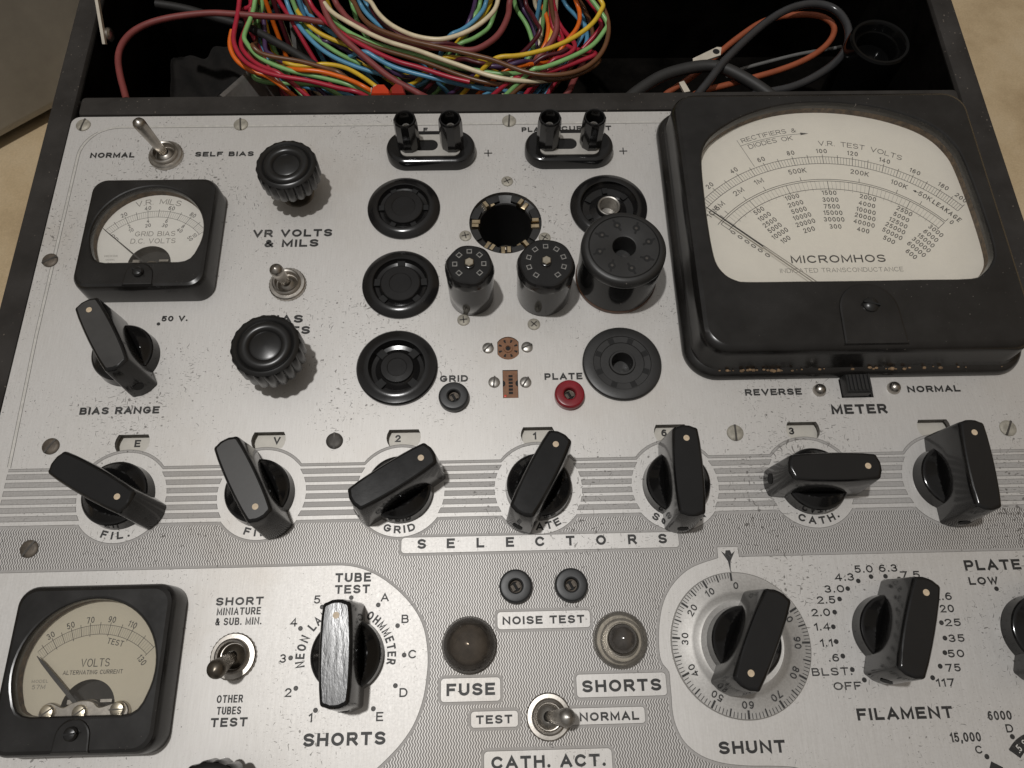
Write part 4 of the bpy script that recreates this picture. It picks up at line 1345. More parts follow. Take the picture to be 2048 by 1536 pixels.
        for x, y in pts:
            br.lathe([(2.05, 6.7), (2.05, 7.4), (1.7, 7.9), (.9, 8.1), (.01, 8.1)], (cx + x, cy + y), 24, 1)
            br.prism(rot2([(-2, -.2), (2, -.2), (2, .2), (-2, .2)], .6 if x < 5 else .05, (cx + x, cy + y)), 7.5, 8.13, 2)
        build('bridge', br, [M['nickel'], M['pale_brass'], M['screw_dark']], o, (cx, cy, 6))
    g = MB()
    g.sheet([grow(win, .15)], 8.7, 0)
    build('glass', g, M['glass'], o, (cx, cy, 8.7))
    s = MB()
    sx, sy = cx + .2, cy - 16.9
    s.lathe([(1.9, 10.5), (1.85, 11.1), (1.4, 11.6), (.7, 11.8), (.01, 11.85)], (sx, sy), 28, 0)
    s.prism(rot2([(-1.9, -.22), (1.9, -.22), (1.9, .22), (-1.9, .22)], -.45 if kind != 'ac' else .12, (sx, sy)), 11.0, 11.9, 1)
    build('adjuster_screw', s, [M['knob_soft'], M['void']], o, (sx, sy, 10.5))
    return o
small_meter((-2.3, 92.2), 'small square black meter reading grid bias volts', 'dc')
small_meter((2.6, -50.7), 'square black meter with a yellowed dial reading AC volts', 'ac')

def big_meter():
    cx, cy = 241.9, 92.7
    R_ = lambda x0, x1, y0, y1, r: rrect((x0 + x1) / 2, (y0 + y1) / 2, (x1 - x0) / 2, (y1 - y0) / 2, r, 10)
    h = MB()
    win = [(204, 64.6), (222, 64.5), (242, 64.4), (262, 64.5), (280, 64.6), (285, 66.7), (288.8, 70.6), (290.9, 75.5), (291.3, 87), (290.7, 103), (289.6, 115.5), (287.9, 121.4), (284.3, 127.4), (278.4, 132.4), (269.7, 136.6),
           (260.6, 139.4), (251.2, 141.1), (241.7, 141.7), (232, 141.2), (222, 139.2), (211.8, 135.3), (203.6, 130.3), (197.9, 125.3), (194.6, 119.4), (193.5, 112), (193.0, 100), (192.8, 88), (193.1, 77.5), (194.0, 71.7), (196.5, 67.6), (199.8, 65.4)]
    win = grow(catmull(win, 3, True), -.7)
    face = R_(188.6, 295.6, 42.0, 143.6, 7.0)
    prof = [(R_(183.2, 300.6, 36.2, 149.2, 11), 0), (R_(183.1, 300.7, 36.1, 149.3, 11), 1.4), (R_(183.5, 300.3, 36.5, 148.9, 11), 2.6), (R_(184.4, 299.4, 37.4, 148.0, 10), 3.4), (R_(185.4, 298.4, 38.4, 147, 9.2), 3.9), (R_(185.9, 297.9, 38.9, 146.5, 9), 5.0),
            (R_(186.1, 297.7, 39.3, 146.2, 9), 12.6), (R_(186.5, 297.3, 39.8, 145.8, 8.7), 14.4), (R_(187.3, 296.6, 40.7, 144.9, 8), 15.5), (face, 16.0)]
    meter_body(h, prof, face, win, 16.0, 10.0, (cx, cy), 10)
    for i in range(46):
        x = random.choice([random.uniform(192, 291), random.gauss(212, 8), random.gauss(262, 9)])
        if not 190 < x < 293: continue
        r_ = random.uniform(.12, .5) if i % 5 else random.uniform(.4, .75)
        y, zc = 38.2 - random.uniform(0, .7), 3.55 + random.uniform(0, .5)
        rings = [[(x + r_ * 1.5 * f * math.cos(t * math.pi / 3 + i), y + r_ * f * math.sin(t * math.pi / 3 + i), zc + dz * r_) for t in range(6)] for f, dz in ((1, 0), (.8, .5), (.3, .75))]
        h.loft(rings, 2, False, True)
    o = build('panel_meter', h, [M['meter'], M['rust'], plain('brown_crumbs', (.23, .15, .085), .9, 0, .5, 900)], T, (cx, cy, 0), 32)
    o['label'] = 'large black meter reading micromhos'
    tb_ = MB()
    t0, t1, t2 = (tab_outline(242.7, cy, 9.8, 64.0 - .6, 41.6, g) for g in (.5, 0.05, -.5))
    tb_.stack([(t0, 15.6), (t1, 16.35), (t2, 16.5)], 0, False, True)
    build('screw_tab', tb_, M['meter'], o, (242.7, 52, 16), 12)
    z = 10.0
    d = MB()
    d.sheet([grow(win, 1.6)], z, 0)
    zt = z + .03
    K = (239.8, 56.6)
    pol = lambda r, a: (K[0] + r * math.cos(math.radians(a)), K[1] + r * math.sin(math.radians(a)))
    def interp(tab, v):
        for (a, d0), (b, d1) in zip(tab, tab[1:]):
            if a <= v <= b: return d0 + (d1 - d0) * (v - a) / (b - a)
    vt = [(0, 139.1), (20, 129), (40, 118.9), (60, 108.75), (80, 98.6), (100, 88.5), (120, 78.6), (140, 68.4), (160, 58.55), (180, 48.95), (190, 44.7), (200, 40.4)]
    for r in (64.0, 60.9):
        d.ribbon(arc_pts(*K, r, r, 139.1, 40.4, 90), .2, zt, 1)
    for v in range(0, 201, 2):
        big = v % 10 == 0
        radial(d, K, interp(vt, v), 60.9, 65.0 if big else 64.0, .2 if big else .11, zt, 1)
    for v in range(20, 201, 20):
        a = interp(vt, v) + (2.2 if v == 200 else 0)
        ctext(d, str(v), *pol(66.6, a), 1.95, zt, 1, math.radians(a - 90), ws=.7, tw=.15, gap=.34)
    d.ribbon(arc_pts(*K, 53.9, 53.9, 139.5, 40.7, 90), .22, zt, 1)
    for s, a, ta in [('10M', 136.2, 135.5), ('5M', 132.6, 132.9), ('2M', 123.0, 123.0), ('1M', 114.0, 113.8), ('500K', 98.7, 98.6), ('200K', 76.0, 76.0), ('100K', 61.7, 61.5), ('50K', 51.9, 51.9)]:
        arctext(d, s, K, 58.35, a, 2.1, zt, 1, ws=.95 if 'M' in s else .74, tw=.135, gap=.26)
        radial(d, K, ta, 53.9, 55.6, .2, zt, 1)
    arctext(d, 'LEAKAGE', K, 58.2, 43.0, 2.0, zt, 1, span=11.6, ws=.62, tw=.17)
    d.sheet([[pol(58.3, 56.6), pol(57.8, 55.6), pol(58.2, 55.2), pol(58.2, 54.0), pol(58.4, 54.0), pol(58.4, 55.2), pol(58.8, 55.6)]], zt, 1)
    radial(d, K, 40.7, 53.9, 55.6, .2, zt, 1)
    ctext(d, '0', *pol(55.3, 38.9), 1.9, zt, 1, math.radians(-50), ws=.62, tw=.15)
    ctext(d, '8', *pol(59.0, 141.6), 1.9, zt, 1, math.radians(53), ws=.62, tw=.15)
    gt = [(0, 138.6), (500, 122.2), (1000, 105.3), (1500, 88.4), (2000, 71.8), (2500, 55.6), (3000, 40.6)]
    for r in (53.15, 49.65):
        d.ribbon(arc_pts(*K, r, r, 138.6, 40.6, 90), .22, zt, 1)
    for v in range(0, 3001, 50):
        a = interp(gt, v)
        big = v % 500 == 0
        radial(d, K, a, 48.7 if v % 100 == 0 else 49.65, 53.15, .2 if big else .08, zt, 1 if big else 2)
    rows = [48.0, 45.0, 42.1, 39.4, 36.6, 33.6]
    cols = [(122.1, ['500', '1000', '2500', '5000', '10000', '100']), (105.2, ['1000', '2000', '5000', '10000', '20000', '200']), (88.5, ['1500', '3000', '7500', '15000', '30000', '300']),
            (71.8, ['2000', '4000', '10000', '20000', '40000', '400']), (55.7, ['2500', '5000', '12500', '25000', '50000', '500']), (40.5, ['3000', '6000', '15000', '30000', '60000', '600']), (138.7, ['0'] * 6)]
    for a, col in cols:
        for r, s in zip(rows, col):
            ctext(d, s, *pol(r, a), 1.9, zt, 1, math.radians(a - 90), ws=.7, tw=.15, gap=.28)
    arctext(d, 'V.R. TEST VOLTS', K, 70.2, 76.3, 2.2, zt, 1, span=25.3, tw=.11)
    arctext(d, 'RECTIFIERS &', K, 76.6, 102.9, 2.0, zt, 1, span=16.2, tw=.11)
    arctext(d, 'DIODES OK', K, 73.2, 103.3, 2.0, zt, 1, span=13.6, tw=.11)
    d.ribbon(arc_pts(*K, 74.75, 74.75, 112.2, 93.5, 20), .16, zt, 1)
    d.sheet([[pol(74.75, 91.3), pol(75.35, 93.7), pol(74.15, 93.7)]], zt + .01, 1)
    d.bar((210.6, 128.5), (215.5, 116.4), .15, zt, 1)
    text(d, 'MICROMHOS', 222.5, 255.8, 75.4, 3.05, zt, 1, tw=.17)
    text(d, 'INDICATED TRANSCONDUCTANCE', 218.0, 261.1, 71.6, 1.75, zt, 2, tw=.1)
    # dark tags and dirt along the dial's upper edge
    for a in (90.5, 77.5, 62.5, 55.0):
        w_ = 1.2 if a > 80 else 2.4
        q = [pol(86.0, a - w_), pol(81.0, a - w_ * .7), pol(80.4, a), pol(81.0, a + w_ * .7), pol(86.0, a + w_)]
    build('dial', d, [M['dial'], M['dial_ink'], M['faint_ink']], o, (cx, cy, z))
    nd = MB()
    a = 137.4
    ca, sa = math.cos(math.radians(a)), math.sin(math.radians(a))
    P2 = lambda r, w: (K[0] + r * ca - w * sa, K[1] + r * sa + w * ca)
    q = [P2(36.5, -.26), P2(58, -.18), P2(61.0, -.04), P2(61.0, .04), P2(58, .18), P2(36.5, .26)]
    nd.stack([(q, 11.6), (q, 11.9)], 0, True, True)
    for s_ in (-1, 1):
        q = [P2(2, s_ * .55 - .1), P2(36.6, s_ * .3 - .08), P2(36.6, s_ * .3 + .08), P2(2, s_ * .55 + .1)]
        nd.stack([(q, 11.6), (q, 11.9)], 1, True, True)
    build('needle', nd, [M['needle'], M['steel']], o, (cx, cy, 11.7))
    g = MB()
    g.sheet([grow(win, .15)], 14.0, 0)
    build('glass', g, M['glass'], o, (cx, cy, 14))
    s = MB()
    sx, sy = 243.2, 55.4
    s.lathe([(2.7, 16.4), (2.6, 16.9), (1.9, 17.5), (.9, 17.8), (.01, 17.85)], (sx, sy), 28, 0)
    s.prism(rot2([(-2.7, -.28), (2.7, -.28), (2.7, .28), (-2.7, .28)], -.25, (sx, sy)), 16.9, 17.95, 1)
    build('adjuster_screw', s, [M['knob_soft'], M['void']], o, (sx, sy, 16.4))
big_meter()

# ================================================================== tube socket risers plugged into the panel
def riser(c, r, h, npin, pr, gap_deg, start, label):
    o = thing('socket_riser', label, 'tube socket', (*c, 0), 'socket risers standing on the panel')
    b = MB()
    b.lathe([(r * .93, 0.1), (r * .97, .6), (r * .985, 8), (r, h - 4.2)], c, 64)
    build('sleeve', b, M['knob'], o, (*c, 0))
    t = MB()
    n = 96
    def nut(rr, amp):
        return [(c[0] + (rr + amp * math.cos(6 * 2 * math.pi * i / n + 1.0)) * math.cos(2 * math.pi * i / n), c[1] + (rr + amp * math.cos(6 * 2 * math.pi * i / n + 1.0)) * math.sin(2 * math.pi * i / n)) for i in range(n)]
    t.stack([(nut(r + .05, 0), h - 4.3), (nut(r + .12, .15), h - 3.6), (nut(r - .02, .22), h - 2.2), (nut(r - .25, .2), h - 1.1), (nut(r - .7, .1), h - .3), (nut(r - 1.2, 0), h), (nut(.05, 0), h)], 0, False, True)
    for i in range(npin):
        a = math.radians(start + i * gap_deg)
        q = rot2([(pr - 1.3, -1.0), (pr + 1.6, -1.3), (pr + 1.6, 1.3), (pr - 1.3, 1.0)], a, c)
        t.prism(q, h - .1, h + .03, 1)
    cp = build('cap', t, [M['black'], M['void']], o, (*c, h), 16)
    for i in range(npin):
        a = math.radians(start + i * gap_deg)
        k = MB()
        q = [(c[0] + pr * math.cos(a) + x, c[1] + pr * math.sin(a) + y) for x, y in rot2([(-.8, -.85), (.8, -.85), (.8, .85), (-.8, .85)], a)]
        k.stack([(q, h - .2), (q, h + .22)], 0, False, False)
        q2 = grow(q, -.27)
        k.stack([(q, h + .22), (q2, h + .22), (q2, h - .2)], 0, False, False)
        build('contact', k, M['contact'], cp, (c[0] + pr * math.cos(a), c[1] + pr * math.sin(a), h))
    s = MB()
    s.stack([(circle(*c, 1.75, 24), h), (circle(*c, 1.75, 24), h + .5), (circle(*c, 1.5, 24), h + .6)], 0)
    hx = circle(*c, 1.6, 6, .5)
    s.stack([(hx, h + .5), (hx, h + 1.5), (grow(hx, -.2), h + 1.65)], 1)
    build('centre_screw', s, [M['black'], M['pale_brass']], cp, (*c, h))
    return o
riser((111.0, 69.7), 8.0, 22.0, 7, 4.75, 45, -90 + 45, 'slim black seven-hole socket riser with a brass centre screw, the narrowest of the three')
riser((136.3, 70.6), 9.6, 21.0, 9, 6.0, 36, -90 + 36, 'black nine-hole socket riser with a brass centre screw, the middle sized of the three')
def octal(c, r, h):
    o = thing('socket_riser', 'wide black octal socket riser with eight keyhole slots, largest of the three', 'tube socket', (*c, 0), 'socket risers standing on the panel')
    b = MB()
    b.lathe([(r - .1, 1.6), (r * .985, 2.2), (r, h - 3.4), (r - .1, h - 3.0)], c, 80)
    build('sleeve', b, M['knob'], o, (*c, 0))
    f = MB()
    f.lathe([(r - .3, 0.1), (r + .1, .3), (r + .1, 1.4), (r - .3, 1.7)], c, 80)
    build('base_ring', f, plain('brown_base_ring', (.10, .045, .022), .4, 0, .4, 300), o, (*c, 0))
    t = MB()
    t.lathe([(r - .1, h - 3.2), (r + .05, h - 2.6), (r - .05, h - 1.3), (r - .7, h - .4), (r - 1.5, h), (r - 2.3, h + .05), (r - 2.5, h - .25), (r - 2.8, h + .05), (4.4, h), (4.0, h - .1), (3.75, h - .6), (3.7, h - 8), (.01, h - 8)], c, 80)
    for i in range(8):
        a = math.radians(12 + 45 * i)
        q = circle(0, 0, 1.3, 14)
        t.prism([(c[0] + 8.6 * math.cos(a) + x, c[1] + 8.6 * math.sin(a) + y) for x, y in q], h - .2, h + .07, 1)
        for a2 in (a + .3, a + .3 + math.pi):
            q = rot2([(.6, -.42), (2.4, -.34), (2.4, .34), (.6, .42)], a2, (c[0] + 8.6 * math.cos(a), c[1] + 8.6 * math.sin(a)))
            t.prism(q, h - .2, h + .09, 1)
    t.lathe([(1.0, h - 4), (1.0, h - .1), (.01, h - .05)], (c[0], c[1] - 3.6), 16, 0)
    cp = build('cap', t, [M['black_matte'], M['void']], o, (*c, h))
    for i in range(8):
        a = math.radians(12 + 45 * i)
        k = MB()
        x, y = c[0] + 8.45 * math.cos(a), c[1] + 8.45 * math.sin(a)
        k.lathe([(.55, h - .1), (.5, h + .12), (.01, h + .12)], (x, y), 10)
        build('contact', k, M['screw_dark'], cp, (x, y, h))
octal((162.5, 76.2), 14.3, 21.0)

# ================================================================== in the open compartment
# lid stay: a pale metal strip screwed to the inside of the case
st = MB()
y0, z0_, y1, z1_ = 193.3, -4.2, 262.0, 55.0
d_ = Vector((0, y1 - y0, z1_ - z0_)).normalized()
n_ = Vector((0, d_.z, -d_.y))
a_, b_p = Vector((0, y0, z0_)), Vector((0, y1, z1_))
prof = [a_, b_p, b_p + n_ * 1.8, a_ + n_ * 1.8]
v0 = [(-42.2, p.y, p.z) for p in prof]
v1 = [(-41.0, p.y, p.z) for p in prof]
st.loft([v0, v1], 0, True, True)
so = build('lid_stay', st, M['bracket'], T, (-41.6, 193.3, -4.2))
sc = MB()
cc = a_ + n_ * 4.2 + d_ * 4.0
sc.loft([[(-41.0 + x, cc.y + r * math.cos(2 * math.pi * i / 20), cc.z + r * math.sin(2 * math.pi * i / 20)) for i in range(20)] for x, r in ((0, 2.9), (.8, 2.9), (1.5, 2.2), (1.8, .9), (1.85, .02))], 0)
build('stay_screw', sc, M['nickel'], so, (-41, cc.y, cc.z))

def solid(name, label, cat, pts, z0, z1, mat, inset=2.0, group=None):
    s = MB()
    cx = sum(p[0] for p in pts) / len(pts); cy = sum(p[1] for p in pts) / len(pts)
    s.stack([(pts, z0), (pts, z1 - inset), (grow(pts, -inset * .3), z1 - inset * .3), (grow(pts, -inset), z1)], 0, True, True)
    o = build(name, s, mat, None, (cx, cy, z0))
    return tag(o, label, cat, group)

# black cup standing in the corner of the compartment
cu = MB()
CC = (284.5, 191.0)
cu.lathe([(12.2, -71.9), (12.6, -40), (12.9, -6), (12.7, -4.2), (12.0, -3.4), (11.0, -3.6), (10.2, -4.6), (9.8, -7), (9.3, -7.6), (8.6, -7.2), (8.2, -8.2), (7.8, -13), (.01, -13.5)], CC, 56)
cup = build('black_cup', cu, M['cuprim'], None, (*CC, -72))
tag(cup, 'glossy black round cup standing in the right corner of the open compartment', 'cup')
lb = MB()
lp = []
for zz in (-9, -24):
    lp.append([(CC[0] + 13.0 * math.cos(math.radians(a)), CC[1] + 13.0 * math.sin(math.radians(a)), zz) for a in range(-5, 46, 5)])
n__ = len(lp[0])
lb.add(lp[0] + lp[1], [(i, i + 1, n__ + i + 1, n__ + i) for i in range(n__ - 1)])
build('paper_label', lb, plain('brown_label', (.17, .125, .06), .7, 0, .4, 200), cup, (*CC, -16))

# grey folded metal pieces under the wires
def folded(name, label, cat, tri, zt, zb, mat):
    """a wedge of folded sheet: a ridge with two sloping sides"""
    (ax, ay, az), (bx, by, bz), (w) = tri
    A, B = Vector((ax, ay, az)), Vector((bx, by, bz))
    t = (B - A); t.z = 0; t.normalize()
    n = Vector((-t.y, t.x, 0))
    s = MB()
    prof = lambda P, k: [P + n * (-w * k) + Vector((0, 0, zb - P.z)), P + n * (-1.2) + Vector((0, 0, -1.0)), P + Vector((0, 0, 0)), P + n * 1.2 + Vector((0, 0, -1.0)), P + n * (w * k) + Vector((0, 0, zb - P.z))]
    s.loft([prof(A, 1.0), prof(A + (B - A) * .5, 1.0), prof(B, .95)], 0, True, True)
    c = (A + B) / 2
    o = build(name, s, mat, None, (c.x, c.y, zb))
    return tag(o, label, cat)
folded('metal_bracket', 'grey folded metal bracket lying under the orange and red wires', 'bracket', ((2.9, 179.5, -19), (13.7, 210.1, -30), 13), 0, -60, M['greyplug'])
folded('metal_bracket', 'grey upright metal bracket standing between the wire loops', 'bracket', ((24.9, 237.8, -33), (27.2, 218.6, -35), 6), 0, -70, M['greyplug'])
# crumpled dark cloth at the left
cl = MB()
nx, ny = 34, 26
gv = []
for j in range(ny):
    for i in range(nx):
        x = -42 + 58 * i / (nx - 1); y = 163 + 86 * j / (ny - 1)
        zz = -64 + 3 * math.sin(x * .21 + y * .07) + 3 * math.sin(y * .17 - x * .11 + 1.2) + 1.5 * math.sin(x * .5 + y * .33) + 4 * math.exp(-((x + 18) ** 2 + (y - 205) ** 2) / 260.0)
        gv.append((x, y, zz))
cl.add(gv, [(j * nx + i, j * nx + i + 1, (j + 1) * nx + i + 1, (j + 1) * nx + i) for j in range(ny - 1) for i in range(nx - 1)])
co = build('cloth', cl, M['cloth'], None, (-10, 200, -62), 80)
tag(co, 'crumpled dark brown cloth lining the left end of the compartment', 'cloth')

# ---- wires, leads and cords lying loose in the compartment
def wire(name, label, cat, col, r, pts, group=None, rough=0.33):
    path = [Vector(p) for p in catmull(pts, 6)]
    for _ in range(10 if name == 'insulated_wire' else 4):
        path = [path[0]] + [(path[i - 1] + path[i] * 2 + path[i + 1]) / 4 for i in range(1, len(path) - 1)] + [path[-1]]
    w = MB()
    w.tube(path, r, 10)
    c = pts[len(pts) // 2]
    o = build(name, w, wire_mat(name + '_insulation', col, rough), None, (c[0], c[1], -72), 60)
    return tag(o, label, cat, group)
wire('insulated_wire', 'cream insulated wire looping through the coil of coloured wires', 'wire', (0.74, 0.63, 0.43), 1.02, [
    (47.1, 220, -8), (50.7, 214.8, -8.5), (57.3, 210.1, -8.9), (65.9, 204.3, -9.4), (76.5, 198.6, -9.8), (86.9, 195.4, -10.3), (97.4, 190.5, -10.7), (107.8, 186.3, -11.2), 
    (118.1, 181.8, -11.6), (128.4, 179.6, -12.1), (138.8, 179.2, -12.5), (145.9, 180.6, -13), (145.4, 196.9, -29.6), (148.9, 216.7, -45.7), (149.7, 238.9, 3.2), 
    (143.9, 242.2, 5.6), (147.7, 243.8, 3.1), (146, 246.1, 4.1), (146.7, 245.5, 5.2), (127.9, 241.4, 4.6), (107.3, 246.7, 6.6), (86.2, 245.5, 5.6), (66.2, 244.9, 4.6), 
    (48.3, 244.9, 4.8), (33.7, 245.7, 4.1), (23.2, 244.2, 5.1), (17.3, 241.3, 5.8), (16.1, 242.3, 4.5), (19.5, 236, 4.3), (27, 219.7, -48.8), (38.2, 206.1, -48.8), 
    (52, 195.7, -48.8), (67.7, 189.2, -48.8), (84.3, 186.6, -48.8), (100.8, 188.1, -48.8), (116.2, 193.5, -47), (129.7, 202.5, -38.2), (140.6, 214.3, -30), (142.3, 218.8, -27.5), 
    (142.8, 225.1, -25), (142, 231.5, -22.5), (139.3, 234.7, -20), (142.4, 244.2, 5.6), (142, 241, 5.2), (138.1, 242.6, 6.1), (131.2, 240.4, 3.4), (121.9, 245.9, 4.9), 
    (111, 246.2, 3.3), (99.3, 240.9, 4.7), (87.6, 241.6, 5.6), (76.6, 247, 6.8), (66.9, 240, 3.3), (59.1, 239.4, 3.7), (53.5, 244.9, 4.4), (50.3, 239.9, 6), (49.4, 246.2, 5.9), 
    (50.8, 245.4, 4.3), (54.3, 236.5, 6.5), (59.9, 228.8, -10.5), (66.8, 222.7, -9), (69.2, 216.9, -9), (74.6, 209.5, -9), (80.6, 204.9, -9), (86.9, 201.4, -9), (95.3, 199.4, -9), 
    (101.6, 200.2, -9), (110, 204.1, -9), (116.4, 209.6, -9), (121.6, 216.4, -9), (122.9, 222.2, -9), ], 'coloured wires coiled together', 0.33)
wire('insulated_wire', 'bright yellow insulated wire looping through the coil', 'wire', (0.74, 0.48, 0.035), 1.02, [
    (31.2, 227.6, -13), (33.9, 221.6, -14.4), (38.8, 215.5, -15.8), (44.8, 211.2, -17.2), (54.7, 207.1, -18.6), (61.1, 204.8, -20), (72.3, 199.5, -33.4), (84.4, 196.7, -32.7), 
    (96.9, 196.7, -16), (104.1, 196.5, -16.7), (112.6, 196.8, -17.3), (116.9, 196.6, -18), (126.5, 200.4, -34.9), (136.9, 204.7, -35.6), (145.7, 211.8, -22), (147.3, 217.1, -22), 
    (147.3, 227.8, -22), (145, 237, -22), (146.9, 239, 6.9), (145.7, 247, 5.8), (141.3, 246.1, 6), (133.5, 246.8, 6.9), (122.4, 243.5, 4.9), (108.5, 246.8, 3.3), 
    (92.2, 242.3, 3.7), (74.8, 246.1, 5.5), (57.1, 245.5, 4.1), (40.7, 247.2, 4), (26.8, 240.3, 4.8), (16.7, 247.1, 5.3), (12.3, 246.3, 4.8), (16.3, 237.2, 3.9), 
    (17.4, 217.3, -34.8), (27.9, 199.5, -20), (31.1, 197.1, -20), (36.7, 196.1, -20), (42.7, 196.5, -20), (45.2, 197.4, -20), (53.8, 195.9, -20), (60.5, 191.9, -20), 
    (67.1, 186.4, -20), (70.6, 183.1, -20), (87, 180.9, -32.2), (103.3, 183.1, -30.2), (118.6, 188.6, -9), (128.6, 188.8, -8.6), (141.1, 191.8, -8.1), (149.6, 195.1, -7.7), 
    (158.2, 200.6, -7.3), (164.9, 207.4, -6.9), (167.9, 214.3, -6.4), (168.1, 218.4, -6), (145.7, 238.5, 7), (142.3, 245.9, 5.5), (142.2, 241.4, 6.3), (145.9, 240.5, 4.8), 
    (142.2, 239.2, 3.5), (127.6, 244.4, 3.9), (109.4, 240.9, 3.2), (91.2, 244.9, 4.9), (74, 239.4, 6.6), (59.2, 242.9, 4), (47.3, 245.9, 5.3), (39.1, 242, 5.1), (34.6, 238.7, 5), 
    (33.9, 241.6, 3.3), (36.5, 243.4, 5.2), (42, 234.3, 5.1), (49.8, 224.6, -31.3), (59.1, 217.4, -41), (69.4, 212.6, -41), (80, 210.3, -41), (90.5, 210.3, -38.8), 
    (100.6, 212.2, -28.2), (110.1, 216.1, -18), (114.1, 219.8, -18), (118.8, 227.8, -18), (120, 232.9, -18), ], 'coloured wires coiled together', 0.33)
